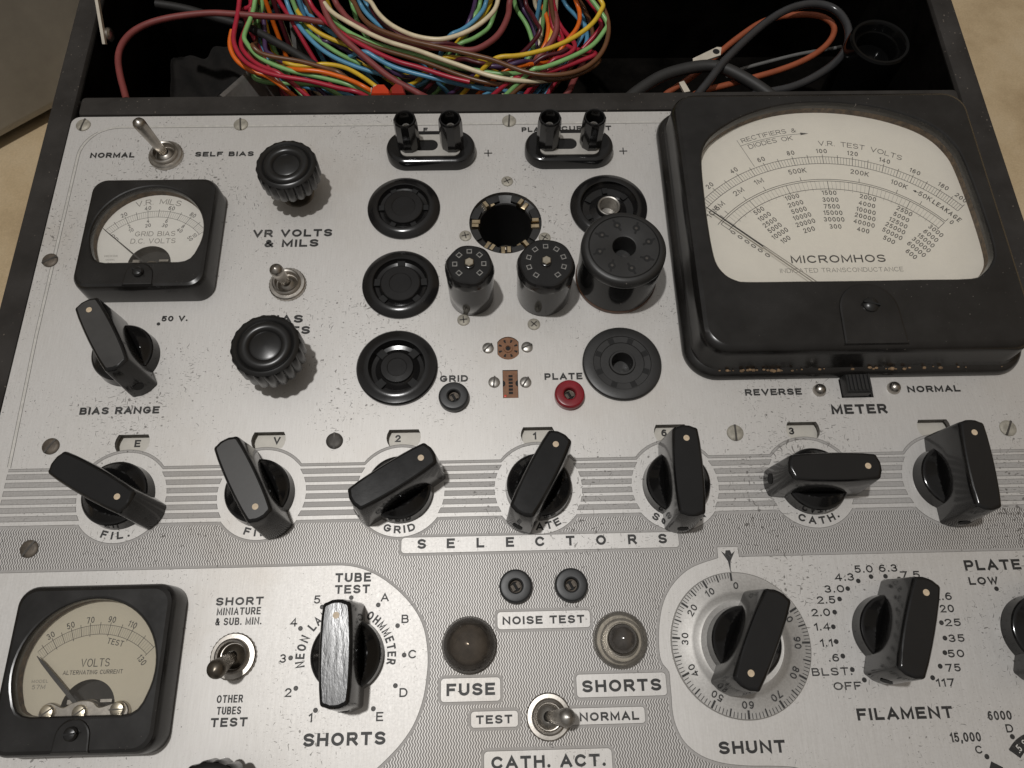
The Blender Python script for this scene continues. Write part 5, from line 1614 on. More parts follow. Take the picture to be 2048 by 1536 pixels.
wire('insulated_wire', 'light blue insulated wire looping through the coil', 'wire', (0.11, 0.32, 0.5), 1.02, [
    (21.8, 240.2, -26), (17.1, 232.9, -26), (15, 226.2, -26), (13.2, 217.3, -26), (15.5, 211.8, -26), (28.6, 194.9, -39.7), (45.4, 182.1, -53.2), (64.5, 173.4, -55.9), 
    (85.2, 169.8, -55.9), (106, 171.5, -55.9), (125.8, 178.3, -55.9), (143.1, 189.9, -55.9), (145.8, 205.5, -55.9), (142.6, 224, -46.1), (146.2, 241.9, 3.8), (146.9, 243.9, 3.8), 
    (148.5, 242.1, 3.1), (147.4, 244.9, 5.5), (139.1, 239.4, 6), (121.4, 244.1, 3.1), (101.8, 243.8, 6.9), (81.6, 246.7, 6.7), (62, 242.7, 4.5), (44.3, 241.4, 3.8), 
    (29.5, 243.4, 6), (18.6, 238.6, 6.5), (13.9, 241.9, 6.7), (13.7, 243.4, 5.7), (14.3, 229, -20.2), (22.2, 210.6, -41.7), (34.4, 194.6, -30), (41.1, 192.6, -30), 
    (50.1, 189.8, -30), (56.6, 189, -30), (75.6, 181.5, -39.5), (96.2, 178, -49.7), (118, 180, -49.7), (138.9, 188.6, -38.2), (155.8, 204.2, -26), (160.4, 208.1, -25.3), 
    (163.7, 214.4, -24.7), (163.3, 221.4, -24), (160.8, 225.5, -23.3), (157, 230.9, -22.7), (153.1, 236.9, -22), (141.3, 239.4, 3.6), (142.8, 239.1, 5.2), (146.6, 240.8, 5.9), 
    (137.4, 246.9, 3.4), (124.7, 245.9, 6.3), (109.8, 240.3, 6.4), (93.6, 243.1, 3.3), (77.2, 245.6, 6.5), (61.5, 244.6, 6.4), (47.6, 242.9, 4.4), (36.2, 240, 4.2), 
    (28.2, 247.4, 3.7), (24, 243.1, 4.7), (24.1, 242.6, 4.7), (28.2, 228.8, -14), (30.7, 221.8, -15.1), (34.9, 214.9, -16.3), (40.8, 207.5, -17.4), (47.3, 201.8, -18.6), 
    (55.9, 197.3, -19.7), (66.6, 193.5, -20.9), (72.9, 192.6, -22), (83.9, 196, -34), (93, 204.6, -33.1), (100.1, 209.9, -17), (105.4, 211.6, -16.5), (111.9, 217.4, -16), 
    (116.1, 223.2, -15.5), (118, 229.2, -15), (123.4, 236.7, 5.5), (126.8, 242.7, 5.7), (127.6, 246.9, 5.8), (125.8, 240.7, 3.6), (121.8, 240.4, 5.8), (115.7, 243.1, 3.6), 
    (108, 245, 6.4), (99.1, 240.8, 4.6), (89.6, 243.6, 7), (80, 243.1, 5.9), (71, 238.7, 3.6), (63.1, 240.2, 3.5), (56.8, 241.2, 3), (52.6, 238.7, 5.7), (50.8, 241.8, 3.4), 
    (51.4, 239.9, 4), (54.9, 236.3, 4.9), (60.5, 228.5, -14), (63.2, 223.1, -15), (68.1, 217.2, -16), (74.6, 212.1, -17), (79.3, 210.3, -18), (91.2, 205.1, -34.4), 
    (106.8, 198.4, -49.8), (126.8, 195.8, -49.9), (146.3, 202, -36.4), (162.5, 217.9, -24), (162.7, 225, -24), (161.3, 233, -24), (148.1, 240.8, 3.4), (143.7, 243, 3.1), 
    (147.9, 245.1, 3.2), (142.5, 239.5, 4.1), (128.1, 243.1, 5.9), (111.7, 240.1, 3.7), (94.5, 241.1, 6), (77.8, 244.6, 5.7), (62.5, 241.3, 5.8), (49.6, 244.3, 4.4), 
    (39.6, 243.7, 5.3), (33, 239.8, 5.7), (29.9, 246.6, 5.7), (30.4, 240.6, 4.3), (34.2, 230.9, -19), (39.2, 223.7, -19), (46.3, 216, -19), (50, 213.1, -19), (60.5, 204.2, -30.5), 
    (72.9, 198.1, -42.1), (86.6, 195.5, -44.5), (100.6, 196.4, -44.5), (114, 200.6, -44.5), (125.9, 208, -44.5), (135.8, 218, -44.5), (143, 230.2, -11.9), (143.3, 242.4, 5.2), 
    (146, 247.2, 4.8), (144.8, 247.1, 6.7), (138.6, 240.2, 5.9), (129.5, 244.8, 4.3), (117.8, 241.3, 5.2), (104.4, 247.1, 4.2), (90, 247.3, 5.6), (75.5, 247.4, 6.3), 
    (61.7, 238.7, 5), (49.5, 244.4, 5.3), (39.7, 241.3, 5.6), (32.7, 240.6, 5.3), (29.2, 240.4, 5.8), (29.3, 241.9, 5.3), (33, 229.9, -10.8), (40.2, 216.8, -41.8), 
    (50.7, 206.3, -28), (63.3, 198.6, -14), (67.4, 197.3, -15.1), (75.9, 192, -16.3), (86.3, 188.9, -17.4), (96.8, 186.7, -18.6), (107.4, 184.4, -19.7), (118, 183.1, -20.9), 
    (124.4, 183.2, -22), (140.1, 193.8, -36.7), (144.6, 208.1, -51.6), (145.2, 225.2, -39.3), (141.4, 242.2, 3.2), (145, 245, 3.6), (149, 242.5, 5.5), (143.7, 242.9, 5.5), 
    (131, 241.6, 5.9), (116.8, 239.8, 5.5), (102.4, 241.3, 5.1), (88.7, 244.5, 5.6), (76.7, 246.6, 6.3), (66.8, 243.7, 3.1), (59.5, 238.8, 4.2), (54.7, 246.8, 4.2), 
    (52.4, 242.3, 6.1), (52.3, 244.1, 4.5), (54.1, 238.5, 5), (57.7, 238.9, 4.2), (62.4, 232, -17), (64.7, 227.1, -18), (69.2, 221.1, -19), (75.8, 215.6, -20), ], 'coloured wires coiled together', 0.33)
wire('insulated_wire', 'light green insulated wire looping through the coil', 'wire', (0.24, 0.48, 0.17), 1.02, [
    (19.5, 238.4, -22), (16.8, 233.8, -22), (15.8, 230.2, -22), (14.7, 227.2, -22), (23, 209, -32.8), (35.6, 193.2, -43.5), (52, 181.2, -45.6), (71, 173.6, -45.6), 
    (91.4, 171, -45.6), (112, 173.4, -45.6), (131.5, 181, -45.6), (141.7, 193.2, -45.6), (149, 209.5, -45.6), (146.1, 228.9, -16.5), (145.8, 243.5, 6.2), (141.4, 247.4, 3.5), 
    (141.2, 243.2, 3.2), (145.5, 240, 6.7), (139.3, 241.9, 5.6), (119.2, 240.8, 4.6), (96.7, 238.6, 3.8), (73.4, 243.5, 7), (50.7, 239.6, 6.5), (30.2, 246, 6.3), 
    (17.9, 245.3, 6.1), (17.3, 241.5, 6.7), (11.1, 238.6, 6.8), (16.2, 240.6, 7), (12.5, 217.2, -34.3), (12.6, 196.2, -25), (17.7, 192.7, -25), (24.7, 191.4, -25), 
    (31.6, 191.4, -25), (40.3, 190.2, -25), (46.8, 189.2, -25), (66.6, 178.5, -33.9), (89, 172.4, -46.4), (113, 172.8, -29.5), (135.8, 181.7, -9), (138.7, 182.3, -9), 
    (147.1, 185.6, -9), (157.8, 191.4, -9), (164.5, 196.8, -9), (169.3, 205.4, -9), (170.1, 210.8, -9), (149.5, 232.8, 3), (145.3, 241.5, 4.8), (148.1, 246, 4.6), 
    (149.1, 241.6, 5.5), (147.1, 245.1, 5.4), (132.8, 240.2, 4.1), (110.7, 241.3, 4.1), (87.2, 242.7, 3.9), (63.9, 240.9, 3.7), (42.4, 240.9, 3.8), (24, 245.6, 6.6), 
    (12.5, 241.9, 6.6), (10.7, 243.2, 4.9), (11.5, 239.3, 7), (17.3, 228.4, -10.7), (12.1, 207.1, -12), (13.6, 202.9, -12.8), (16.3, 198.6, -13.5), (20.2, 194.9, -14.2), 
    (25.7, 192.1, -15), (34.2, 188.9, -15.8), (42.5, 187.4, -16.5), (52.9, 184.7, -17.2), (61.3, 182.1, -18), (79.9, 178.8, -29.9), (98.1, 181.8, -40.1), (114.1, 189.3, -40.2), 
    (127.5, 199.4, -33.2), (138.8, 211.1, -28), (138.5, 215.5, -26), (136.8, 222.3, -24), (133.3, 227.9, -22), (129.9, 235.1, -20), (132.6, 241.6, 4.3), (132.5, 244.1, 6.4), 
    (130, 240.9, 4.7), (125.1, 245.2, 4.7), (118.2, 241.7, 3.3), (109.6, 244.4, 6), (100.1, 239.9, 6.8), (90.3, 239, 4.5), (80.7, 246.7, 5.4), (71.9, 241.6, 4.2), 
    (64.4, 238.8, 4.4), (58.6, 246.2, 5.4), (54.6, 241.4, 4.4), (52.7, 240.6, 4.7), (52.7, 246.2, 4.5), (54.7, 238.9, -23), (57, 231, -23), (59.1, 223.7, -23), 
    (68.3, 216.2, -37.1), (79.2, 211, -51.5), (91.2, 208.4, -36.8), (103.8, 209.9, -22), (109.9, 212.2, -22), (116.2, 217.4, -22), (120.7, 223.9, -22), (126.3, 232.6, -0.6), 
    (129.8, 242.3, 4), (131.3, 241.8, 6), (130.6, 245.4, 6.6), (127.3, 242, 3.4), (121.7, 244.2, 3.5), (113.9, 247.3, 5.2), (104.3, 244.1, 4.4), (93.4, 243.1, 6.7), 
    (81.9, 246.2, 5.6), (70.5, 241.5, 3.5), (59.9, 240.7, 5.9), (50.8, 240.3, 5.1), (44, 244.2, 5.4), (40, 241, 6.3), (39, 245.6, 5.5), (40.7, 235.8, 5.1), (45.7, 224, -13), 
    (49.1, 218.3, -13.2), (52.4, 213.3, -13.4), (58.6, 207.7, -13.5), (67.3, 203.2, -13.7), (78.1, 198.9, -13.9), (86.5, 196.3, -14.1), (95, 193, -14.3), (104.2, 189.3, -14.5), 
    (113.9, 187.6, -14.6), (122.3, 185.6, -14.8), (130.7, 186.3, -15), (143.7, 198.4, -30.8), (141.4, 214, -46.8), (145.5, 231.9, -4), (149.3, 243.2, 5.7), (147, 239, 5.9), 
    (143.7, 241.5, 3.4), (147.2, 247.2, 3.3), (132.6, 240.4, 5.2), (115.4, 246.6, 5.2), (96.7, 247.4, 7), (77.7, 241.8, 6.5), (59.5, 244.1, 4.6), (43.2, 244.8, 3.9), 
    (29.8, 238.9, 5), (20.2, 240.4, 4.6), (14.9, 240.4, 4.4), (14.2, 245.1, 4.9), (18.2, 228, -13), (16.3, 224.8, -16.7), (14.4, 221.9, -20.3), (10.7, 222.3, -24), 
    (23.5, 204.4, -34.9), (42.7, 194.2, -46.4), (63.3, 192.5, -48.8), (81.4, 197.7, -48.8), (95, 206.7, -46.2), (104.3, 215.9, -32.9), (111.8, 223, -19), (113.9, 227.2, -19), 
    (115.3, 233.8, -19), (119.8, 240.6, 6.5), (123, 239.1, 4.8), (124.5, 240.5, 5.1), (124, 246.3, 3.9), (121.3, 242.8, 4.7), (116.1, 245, 3.1), (108.3, 244.7, 6), 
    (98.1, 247.2, 3.1), (86, 238.8, 6.5), (72.7, 240, 6.7), (59.2, 246.4, 5.5), (46.7, 241.9, 6.9), (36.3, 247.4, 5.2), (29.1, 244.3, 3.6), (26, 240.4, 5.6), (27.7, 235.5, 5), 
    (34, 220.6, -18), (38.6, 214.3, -19), (44.3, 209.6, -20), (52.3, 203.7, -21), (61.9, 198.9, -22), ], 'coloured wires coiled together', 0.33)
wire('insulated_wire', 'crimson red insulated wire looping through the coil', 'wire', (0.42, 0.022, 0.045), 1.02, [
    (24, 231.1, -16), (27.6, 224.6, -16), (30.4, 219.9, -16), (31.8, 217, -16), (42.2, 203.3, -31.1), (55.1, 191.3, -46.8), (70.7, 181.7, -50), (89, 175.9, -46.7), 
    (109, 175.3, -29.6), (128.4, 181.2, -12), (135.9, 181.1, -12), (143.1, 183.6, -12), (151.6, 186.9, -12), (160.2, 191.2, -12), (166.4, 195.2, -12), (145.6, 216.2, -26.7), 
    (148.3, 239.6, 5.4), (141.4, 243.5, 6.1), (141.3, 244.8, 4.6), (141.2, 247.1, 5.5), (142.8, 245.7, 6.9), (130.2, 245.9, 5.9), (107.3, 244.7, 3.7), (83.3, 245, 6.3), 
    (59.8, 243.8, 3.8), (38.4, 245.7, 5.6), (20.2, 240.7, 4.6), (14.1, 238.8, 6.7), (10.7, 240.2, 3.5), (9.9, 244.4, 4.5), (9.6, 227.8, -10.2), (8.7, 206.1, -10), 
    (9.5, 199.4, -10.4), (12.6, 192.7, -10.9), (17.7, 187.7, -11.3), (25.7, 184, -11.8), (33.6, 182.2, -12.2), (41.8, 181, -12.7), (50, 178.8, -13.1), (58.3, 176.3, -13.6), 
    (65.7, 174.8, -14), (87.1, 170.9, -33.2), (108.9, 173.1, -51.6), (128.6, 182.2, -34.3), (145.2, 195.7, -18), (149.6, 197.3, -18), (154.9, 200.7, -18), (157.5, 206.9, -18), 
    (148.7, 225.5, -23.1), (141.6, 239.4, 6.1), (148.8, 245.3, 4.3), (146.3, 244.8, 6.5), (145.9, 243, 3.9), (137.5, 246.2, 3.3), (119.4, 244, 6.6), (99.5, 246.7, 3.7), 
    (79.1, 239.6, 6), (59.5, 242, 5.1), (41.9, 244.8, 4.7), (27.5, 242.6, 4.9), (17.1, 240.2, 6.6), (14, 246.5, 4.1), (12.3, 245.4, 6.9), (15.1, 225.8, -11), (11.2, 223.1, -13.5), 
    (8.9, 223, -16), (19, 203.5, -30.8), (33.7, 187.1, -45.4), (52, 174.8, -48.3), (72.8, 167.5, -48.3), (95, 165.6, -48.3), (116.9, 169.5, -48.3), (137.3, 178.9, -45.5), 
    (144.9, 193.2, -31.2), (167.7, 211.5, -17), (168.9, 216.2, -17), (168.1, 223.8, -17), (164.1, 231.1, -17), (141.9, 245.1, 5), (148.2, 239.3, 3.6), (142.6, 246.7, 4.7), 
    (147.9, 239.1, 5.5), (135.9, 245.9, 5.1), (118.9, 246.8, 6.7), (99.6, 238.6, 4.4), (79.1, 238.7, 3.6), (58.5, 242.3, 6.9), (39.2, 243.3, 3.1), (22.6, 238.8, 3.1), 
    (15.3, 240.8, 5.6), (11.5, 245.9, 3.8), (11.2, 239.1, 6.5), (14.2, 226.8, -14.6), (10.3, 205.9, -14), (12.3, 199.2, -14), (17.6, 192.5, -14), (24.7, 188.1, -14), 
    (30.7, 185.6, -14), (51.4, 172.9, -28.4), (74.8, 167.7, -41.6), (98, 169.7, -44.1), (119, 177.8, -41.9), (136.8, 190.3, -31.3), (151.2, 205.9, -22), (152, 212.9, -22), 
    (150.6, 221.8, -22), (142.1, 238.2, 3.2), (149.6, 238.6, 4.7), (143.3, 242, 4.8), (145.6, 243.4, 6), (134.9, 245.6, 6.6), (121, 245.4, 6.7), (105.6, 247.3, 5.4), 
    (89.6, 243.5, 4.2), (74.1, 240.6, 5), (60.1, 247.2, 4.8), (48.4, 244.3, 4), (39.6, 242.8, 4.9), (34.2, 242.6, 3.7), (32.2, 241.5, 4.7), (33.6, 240.5, 6.7), (38.4, 226.7, -12), 
    (43.2, 219.2, -12.4), (47.8, 213.3, -12.8), (56.7, 206.1, -13.2), (63.2, 201.6, -13.6), (71.8, 196.3, -14), (80.3, 192.2, -14.4), (86.5, 190.6, -14.8), (95, 187.3, -15.2), 
    (103.4, 184.2, -15.6), (110.1, 182.6, -16), ], 'coloured wires coiled together', 0.33)
wire('insulated_wire', 'bright orange insulated wire looping through the coil', 'wire', (0.8, 0.155, 0.012), 1.02, [
    (6.6, 209.9, -13), (5.6, 204.1, -14.4), (7.2, 198.8, -15.8), (10.5, 194.7, -17.2), (17.3, 190.8, -18.6), (23.7, 190.1, -20), (43.8, 177.3, -31.3), (66.8, 173.4, -42.8), 
    (88.5, 176.2, -42.8), (107.5, 182.9, -31), (124.5, 191.4, -19), (128.8, 193, -19), (135.3, 195.4, -19), (147.8, 208.9, -31.5), (148.8, 225.1, -31.7), (148, 239.6, 6.6), 
    (144.6, 246.2, 4.2), (141.3, 245.8, 3.3), (142.2, 244.5, 6.4), (136.3, 244.8, 4.4), (120.9, 246.2, 3.5), (103.4, 243.1, 6.6), (85, 243.7, 5.6), (66.7, 239.5, 6.3), 
    (49.8, 238.8, 3.3), (35.3, 240.1, 4.4), (24.3, 242.4, 4.2), (17.3, 246.8, 6.5), (16.8, 239.1, 4.3), (17.3, 233.1, 1.7), (24.3, 215.6, -46.5), (35.5, 200.3, -46.5), 
    (50.2, 188.3, -46.5), (67.5, 180.3, -46.5), (86.3, 177, -46.5), (105.4, 178.5, -46.5), (123.5, 184.7, -44.1), (139.7, 194.9, -32), (152.9, 209, -20), (156, 211.8, -18.8), 
    (159.3, 216.8, -17.5), (159.8, 223.1, -16.2), (158, 229.1, -15), (146.7, 243, 5.6), (144.2, 239.5, 3.2), (145.7, 240.5, 4.4), (143, 241, 6.1), (133.9, 243, 3.3), 
    (117.2, 242.5, 4.1), (98.3, 240.9, 3.1), (78.4, 242.2, 6.8), (58.6, 243.7, 5.3), (40.4, 246.1, 6.3), (25, 242.5, 3.7), (15.2, 246.5, 5.9), (11.8, 242.9, 4.8), 
    (17.7, 240.4, 6.7), (10.4, 222.7, -36.1), (20.7, 203.8, -26.3), (35.5, 188.2, -14), (44.9, 188.2, -14.5), (55.5, 184.9, -15), (61.8, 182.1, -15.5), (67.7, 178.5, -16), 
    (90.1, 176.2, -33.1), (111.5, 181.9, -48.4), (129.2, 194.1, -35.3), (143, 209.3, -24), (144.9, 213.5, -22.5), (146, 220.1, -21), (144.4, 226.9, -19.5), (141.9, 232.7, -18), ], 'coloured wires coiled together', 0.33)
wire('insulated_wire', 'brown insulated wire curving round the right end of the coil', 'wire', (0.15, 0.065, 0.028), 1.02, [
    (9.6, 211.1, -20), (11.1, 205.3, -20), (15, 200.2, -20), (20.6, 195.7, -20), (39.8, 178.9, -32.7), (63, 168.8, -46.9), (87.9, 165.9, -46.7), (112.3, 169.8, -30.1), 
    (134.6, 180, -12), (140.8, 179.5, -11.8), (149.1, 179.3, -11.5), (159.7, 183.1, -11.2), (168.2, 192.5, -11), (149.1, 213.4, -28.5), (144.9, 236.7, 6.2), (146, 242.8, 6.5), 
    (144.6, 246.9, 3.9), (141.7, 241.4, 6), (142.8, 244.3, 5.5), (136.1, 244.1, 6.5), (114.2, 245.6, 5.1), (91.1, 240, 6), (68.3, 245.8, 6.9), (47.2, 244.3, 4.6), 
    (28.8, 241.2, 4), (14.3, 240.1, 5.2), (12, 247.2, 5.9), (17.7, 239.5, 6.5), (12.2, 241, 3.7), (12.4, 219.7, -28.5), (16.5, 200.4, -11), (18.7, 197.1, -11.6), 
    (22.1, 195, -12.1), (28.3, 193.7, -12.7), (36.6, 192.6, -13.3), (44.9, 190.3, -13.9), (51.2, 188.1, -14.4), (56.7, 185.7, -15), (73.9, 179.2, -33.2), (92.5, 175.6, -50.6), 
    (112, 175.9, -53.9), (131.7, 181.1, -50.7), (143.6, 191.7, -35.4), (163.9, 207.7, -21), (165.5, 211.7, -21), (165.3, 221.7, -21), (161.1, 235.1, -21), (144.4, 242.1, 4.9), 
    (149.2, 241.5, 3.9), (141.1, 239.4, 3.6), (141.2, 238.8, 5.9), (126.5, 244.2, 3.7), (109.9, 242.5, 6.8), (92.7, 246.9, 5.8), (75.9, 246.9, 5.9), (60.7, 239.5, 3.2), 
    (48, 240.8, 4.5), (38.5, 239.7, 6.8), (32.5, 244.2, 6.5), (30.1, 242.1, 4.1), (31.4, 243.5, 6.1), (36.2, 229.9, -13.6), (44.1, 217.7, -30.2), (54.5, 207.8, -13), 
    (63.1, 203.6, -13.5), (71.7, 199.4, -14), (86.5, 194.4, -14.5), (97.1, 189.8, -15), (107.6, 185.1, -15.5), (118, 181.9, -16), (128.5, 180.6, -16.5), (134.8, 181.1, -17), 
    (141.8, 195, -28.8), (147.4, 212.4, -41.1), (147.1, 231.7, -4.9), (143.8, 238.6, 5.4), (149.9, 242.9, 6.6), (142.2, 241.6, 6.5), (142.9, 240.6, 4.6), (127.8, 247.3, 6.3), 
    (111.5, 239.1, 3.8), (95.3, 245.9, 6.2), (80.1, 242.6, 5.9), (67.1, 243.2, 5), (56.7, 240.2, 3.4), (49.3, 245.6, 4), (44.9, 246.3, 3.3), (43.5, 245, 4.1), (44.8, 245.6, 3.2), 
    (48.2, 238.5, 5.3), (53.2, 228.9, -6.3), (60, 220.5, -7), (63, 212, -7.1), (68.3, 205.4, -7.2), (76.8, 200.9, -7.4), (87.2, 196.6, -7.5), (99.6, 193.2, -7.6), 
    (112, 189.4, -7.8), (120.3, 186.8, -7.9), (128.4, 182.5, -8), (136.5, 179.1, -8.1), (146.7, 178.2, -8.2), (157.2, 181, -8.4), (165.1, 188.1, -8.5), (169.5, 197.5, -8.6), 
    (170.9, 207.1, -8.8), (169.6, 215.9, -8.9), (167.4, 221.8, -9), ], 'coloured wires coiled together', 0.33)
wire('insulated_wire', 'dark purple insulated wire mostly hidden under the coil', 'wire', (0.075, 0.038, 0.1), 1.02, [
    (30.5, 236, -20), (33.5, 230.7, -22), (38, 224.4, -24), (46, 212.3, -32.6), (56.5, 201.7, -42.3), (69.4, 193.6, -44.4), (84.3, 188.7, -42.1), (100.3, 188.1, -30.1), 
    (116, 192.2, -17), (122.4, 191.6, -17), (128.8, 193.5, -17), (134.4, 195.4, -17), (141.5, 208.3, -31), (149.2, 224.2, -35.4), (145.5, 242.4, 3.6), (147, 242.4, 7), 
    (141.2, 242.1, 4), (146.3, 244.3, 6.3), (138.6, 245.9, 6.6), (122.1, 244.3, 4.9), (103.1, 241.6, 3.3), (82.7, 246.1, 4.5), (62.3, 245.7, 6.4), (43.3, 247.3, 6.1), 
    (26.9, 240.4, 3.1), (14.5, 242.3, 3.7), (13.7, 241, 6.9), (9.4, 246.8, 4), (17.6, 226.9, -18.1), (18.3, 207.4, -21), (21.6, 204.6, -21), (24.9, 201.1, -21), 
    (30.3, 198.3, -21), (34.4, 195.1, -21), (52.2, 183.7, -33.3), (72.3, 178.8, -44.3), (92.3, 179.7, -46.3), (110.6, 185.7, -44.6), (126.6, 195.1, -36.6), (140.1, 207.2, -30), 
    (140.3, 214.9, -27.8), (139.4, 223.9, -25.5), (136.6, 229.3, -23.2), (132.6, 236.2, -21), (135.3, 240.4, 5.7), (135.4, 242.7, 3.8), (133, 246.6, 6.7), (128, 243.9, 6.8), 
    (120.5, 242.1, 3.9), (110.6, 244.5, 6), (98.9, 240.6, 7), (85.9, 243.6, 5.8), (72.4, 240.9, 4.5), (59.3, 246.1, 3.9), (47.5, 242.2, 5.6), (38, 243.9, 5.2), (31.5, 245.4, 5.7), 
    (28.7, 247.2, 3.8), (29.8, 237.3, 3.1), (34.8, 222.6, -29.5), (43.7, 209.7, -19), (48.6, 210.3, -20.2), (52.8, 208.2, -21.5), (61.6, 203.1, -22.8), (70.2, 198.6, -24), 
    (87.1, 199.8, -32.9), (100.4, 210.4, -32), (109.4, 220.1, -19), (111.4, 226, -19), (112.8, 234.1, -19), ], 'coloured wires coiled together', 0.33)
wire('insulated_wire', 'thin dark maroon wire hugging the inner loop of the coil', 'wire', (0.085, 0.012, 0.018), 1.02, [
    (65.9, 224.9, -14), (70, 216.7, -14.8), (77.5, 210, -15.6), (86, 206.5, -16.4), (94.6, 205.3, -17.2), (104, 206.6, -18), (115.3, 207.1, -29.6), (129.7, 207.3, -29.7), 
    (142.1, 213.9, -19), (140.5, 218, -19), (138.1, 226.3, -19), (134.8, 233.9, -19), (138.7, 245.8, 5), (139.6, 244.2, 6.7), (136.8, 247.2, 5.3), (131, 240.6, 5.2), 
    (122.4, 246.9, 6.3), (111.5, 242, 6.4), (98.9, 238.7, 3.1), (85.5, 239.2, 4.5), (71.9, 247.5, 6.7), (59.2, 245.2, 6), (48.1, 247.1, 4.1), (39.4, 242, 5.1), (33.9, 241.1, 4.4), 
    (31.9, 246.7, 5.5), (33.7, 235.8, 6.4), (39.2, 222, -52.5), (48.2, 209.9, -52.5), (60.1, 200.5, -52.5), (74.2, 194.6, -49.2), (89.3, 193, -32.2), (104.2, 195.3, -15), 
    (111.8, 192.5, -15), (118.6, 191.3, -15), (133, 200.6, -31.6), (144.7, 213.1, -48.1), (145, 228.2, -22.4), (146.6, 244.8, 6.3), (148.3, 239.9, 3.1), (141.5, 242.7, 4.9), 
    (144.3, 242.6, 3.3), (132.4, 246.6, 6.2), (117.6, 242.7, 4.3), (100.9, 245.4, 4.2), (83.3, 246, 5.8), (66, 242.7, 5.3), (50.1, 246.1, 3.9), (36.6, 239.3, 6.9), 
    (26.3, 247, 6.5), (20.1, 246, 3.9), (18.3, 243.7, 4.9), (21.1, 231.8, -4.8), (28.3, 215.1, -51.4), (39.5, 200.8, -51.4), (54, 189.7, -51.4), (70.9, 182.6, -51.4), 
    (89, 180, -51.4), (107.3, 182.1, -48.5), (124.5, 188.7, -34.2), (139.4, 199.5, -20), (148.6, 201.6, -20), (153.6, 205, -20), ], 'coloured wires coiled together', 0.33)
wire('test_lead', 'thick dull red rubber lead crossing over the coloured coil', 'test lead', (0.235, 0.052, 0.05), 1.35, [
    (45.7, 222.2, -8), (48.4, 213.9, -9.7), (52.8, 206.7, -11.4), (59.1, 200.6, -13.1), (67.6, 192.8, -14.9), (76.1, 185.7, -16.6), (86.4, 179.9, -18.3), (90.6, 178.5, -20), 
    (109.2, 181.9, -35.2), (125.7, 190.5, -35.9), (139.7, 202.4, -24), (143.3, 206.4, -22.4), (146.9, 210.5, -20.8), (149.2, 215.8, -19.2), (149, 222.9, -17.6), 
    (147.5, 230.4, -16), (147.4, 242.1, 3.4), (149.5, 240.4, 4.6), (141.5, 245.9, 6.7), (137, 245.1, 4.9), (125.4, 246.9, 6.4), (111.8, 247.5, 4), (97.4, 244.1, 6.4), 
    (83, 245.9, 5.1), (69.8, 239.2, 3.9), (58.4, 240.7, 3.5), (49.6, 247.4, 4.5), (43.7, 245.6, 3.3), (40.9, 244.5, 4.5), (41.1, 240.3, 6.7), (44.5, 236.2, 6.7), 
    (50.4, 225.5, -11), (53.7, 219.4, -11.1), (57, 214.3, -11.2), (63.2, 209.2, -11.2), (76.2, 202.4, -11.3), (90.9, 197.9, -11.4), (97.2, 197.4, -11.5), (105.6, 196.3, -11.6), 
    (112.8, 196.3, -11.7), (120.5, 202.1, -11.8), (124.8, 208.7, -11.8), (127.7, 217.9, -11.9), (128.3, 225.9, -12), (134.6, 236.2, 4.7), (138.6, 241.9, 3.3), (139.4, 240.3, 3.1), 
    (137.1, 243.9, 3.7), (131.7, 246.1, 3.4), (123.3, 244.8, 4.7), (112.1, 244.8, 6.5), (98.5, 238.7, 4.2), (83, 240.5, 4.1), (66.7, 241.9, 4.2), (50.6, 246.6, 4.3), 
    (35.8, 246.8, 3.1), (23.5, 243.8, 4), (15.6, 246.4, 6.9), (17.4, 241.5, 5.2), (15.4, 228, -19.4), (18.5, 208.1, -44.9), (30.4, 190.1, -44.9), (47, 175.6, -44.9), 
    (67.2, 165.8, -44.9), (89.7, 164.5, -44.9), (112.7, 164.5, -43.2), (134.2, 172.2, -35.3), (152.6, 186.3, -28), (155.4, 192, -28.7), (158, 198.3, -29.3), (161.7, 207, -30), ], None, 0.55)
wire('test_lead', 'thick dull red rubber lead arching alone at the left of the compartment', 'test lead', (0.22, 0.05, 0.045), 1.35, [
    (-26.6, 162.6, -3), (-29.5, 169.8, -4), (-32.2, 176.3, -5), (-35.6, 187.5, -6), (-35.6, 197, -7), (-31.8, 205.6, -8), (-22.2, 212.4, -9), (-4.9, 216.8, -10), 
    (7.7, 217.2, -11), (20.5, 216.8, -12), (33.4, 216.9, -13), (46.4, 215.2, -14), ], None, 0.55)
wire('black_cable', 'thick matt black cable passing under the left end of the coil', 'cable', (0.022, 0.021, 0.02), 1.9, [
    (-31.5, 231.5, -18), (-18.2, 229, -18.5), (-4.6, 224.1, -19), (5.2, 221, -19.5), (13.3, 217.4, -20), (22.4, 211.5, -20.5), (29.1, 207.3, -21), (35.9, 202.4, -21.5), 
    (42.6, 197.4, -22), ], None, 0.55)
wire('power_cord', 'shiny black cord in a large loop at the right of the compartment', 'cord', (0.04, 0.04, 0.042), 1.75, [
    (201.9, 163.5, -8), (206.7, 169.7, -8.4), (213.2, 178.5, -8.8), (218.4, 185.9, -9.2), (229, 197.8, -9.6), (241.4, 210, -10), (253.4, 218.1, -10.4), (264.8, 220.9, -10.8), 
    (273.6, 217.5, -11.2), (277.3, 207.7, -11.6), (275, 197.1, -12), (268.7, 188.5, -12.4), (258.5, 180.9, -12.8), (247.4, 175.5, -13.2), (237, 173.4, -13.6), (230.1, 172.1, -14), ], None, 0.17)
wire('power_cord', 'thick black cord arching over the partition beside the big meter', 'cord', (0.028, 0.027, 0.026), 2.6, [
    (173.7, 165.8, -12), (178.1, 170.4, -12), (184, 175.5, -12), (193.4, 181.9, -12), (207.5, 186.1, -12), (217.8, 185.8, -12), (227.2, 179.6, -12), (235, 172.3, -12), 
    (239.5, 166.7, -12), ], None, 0.55)
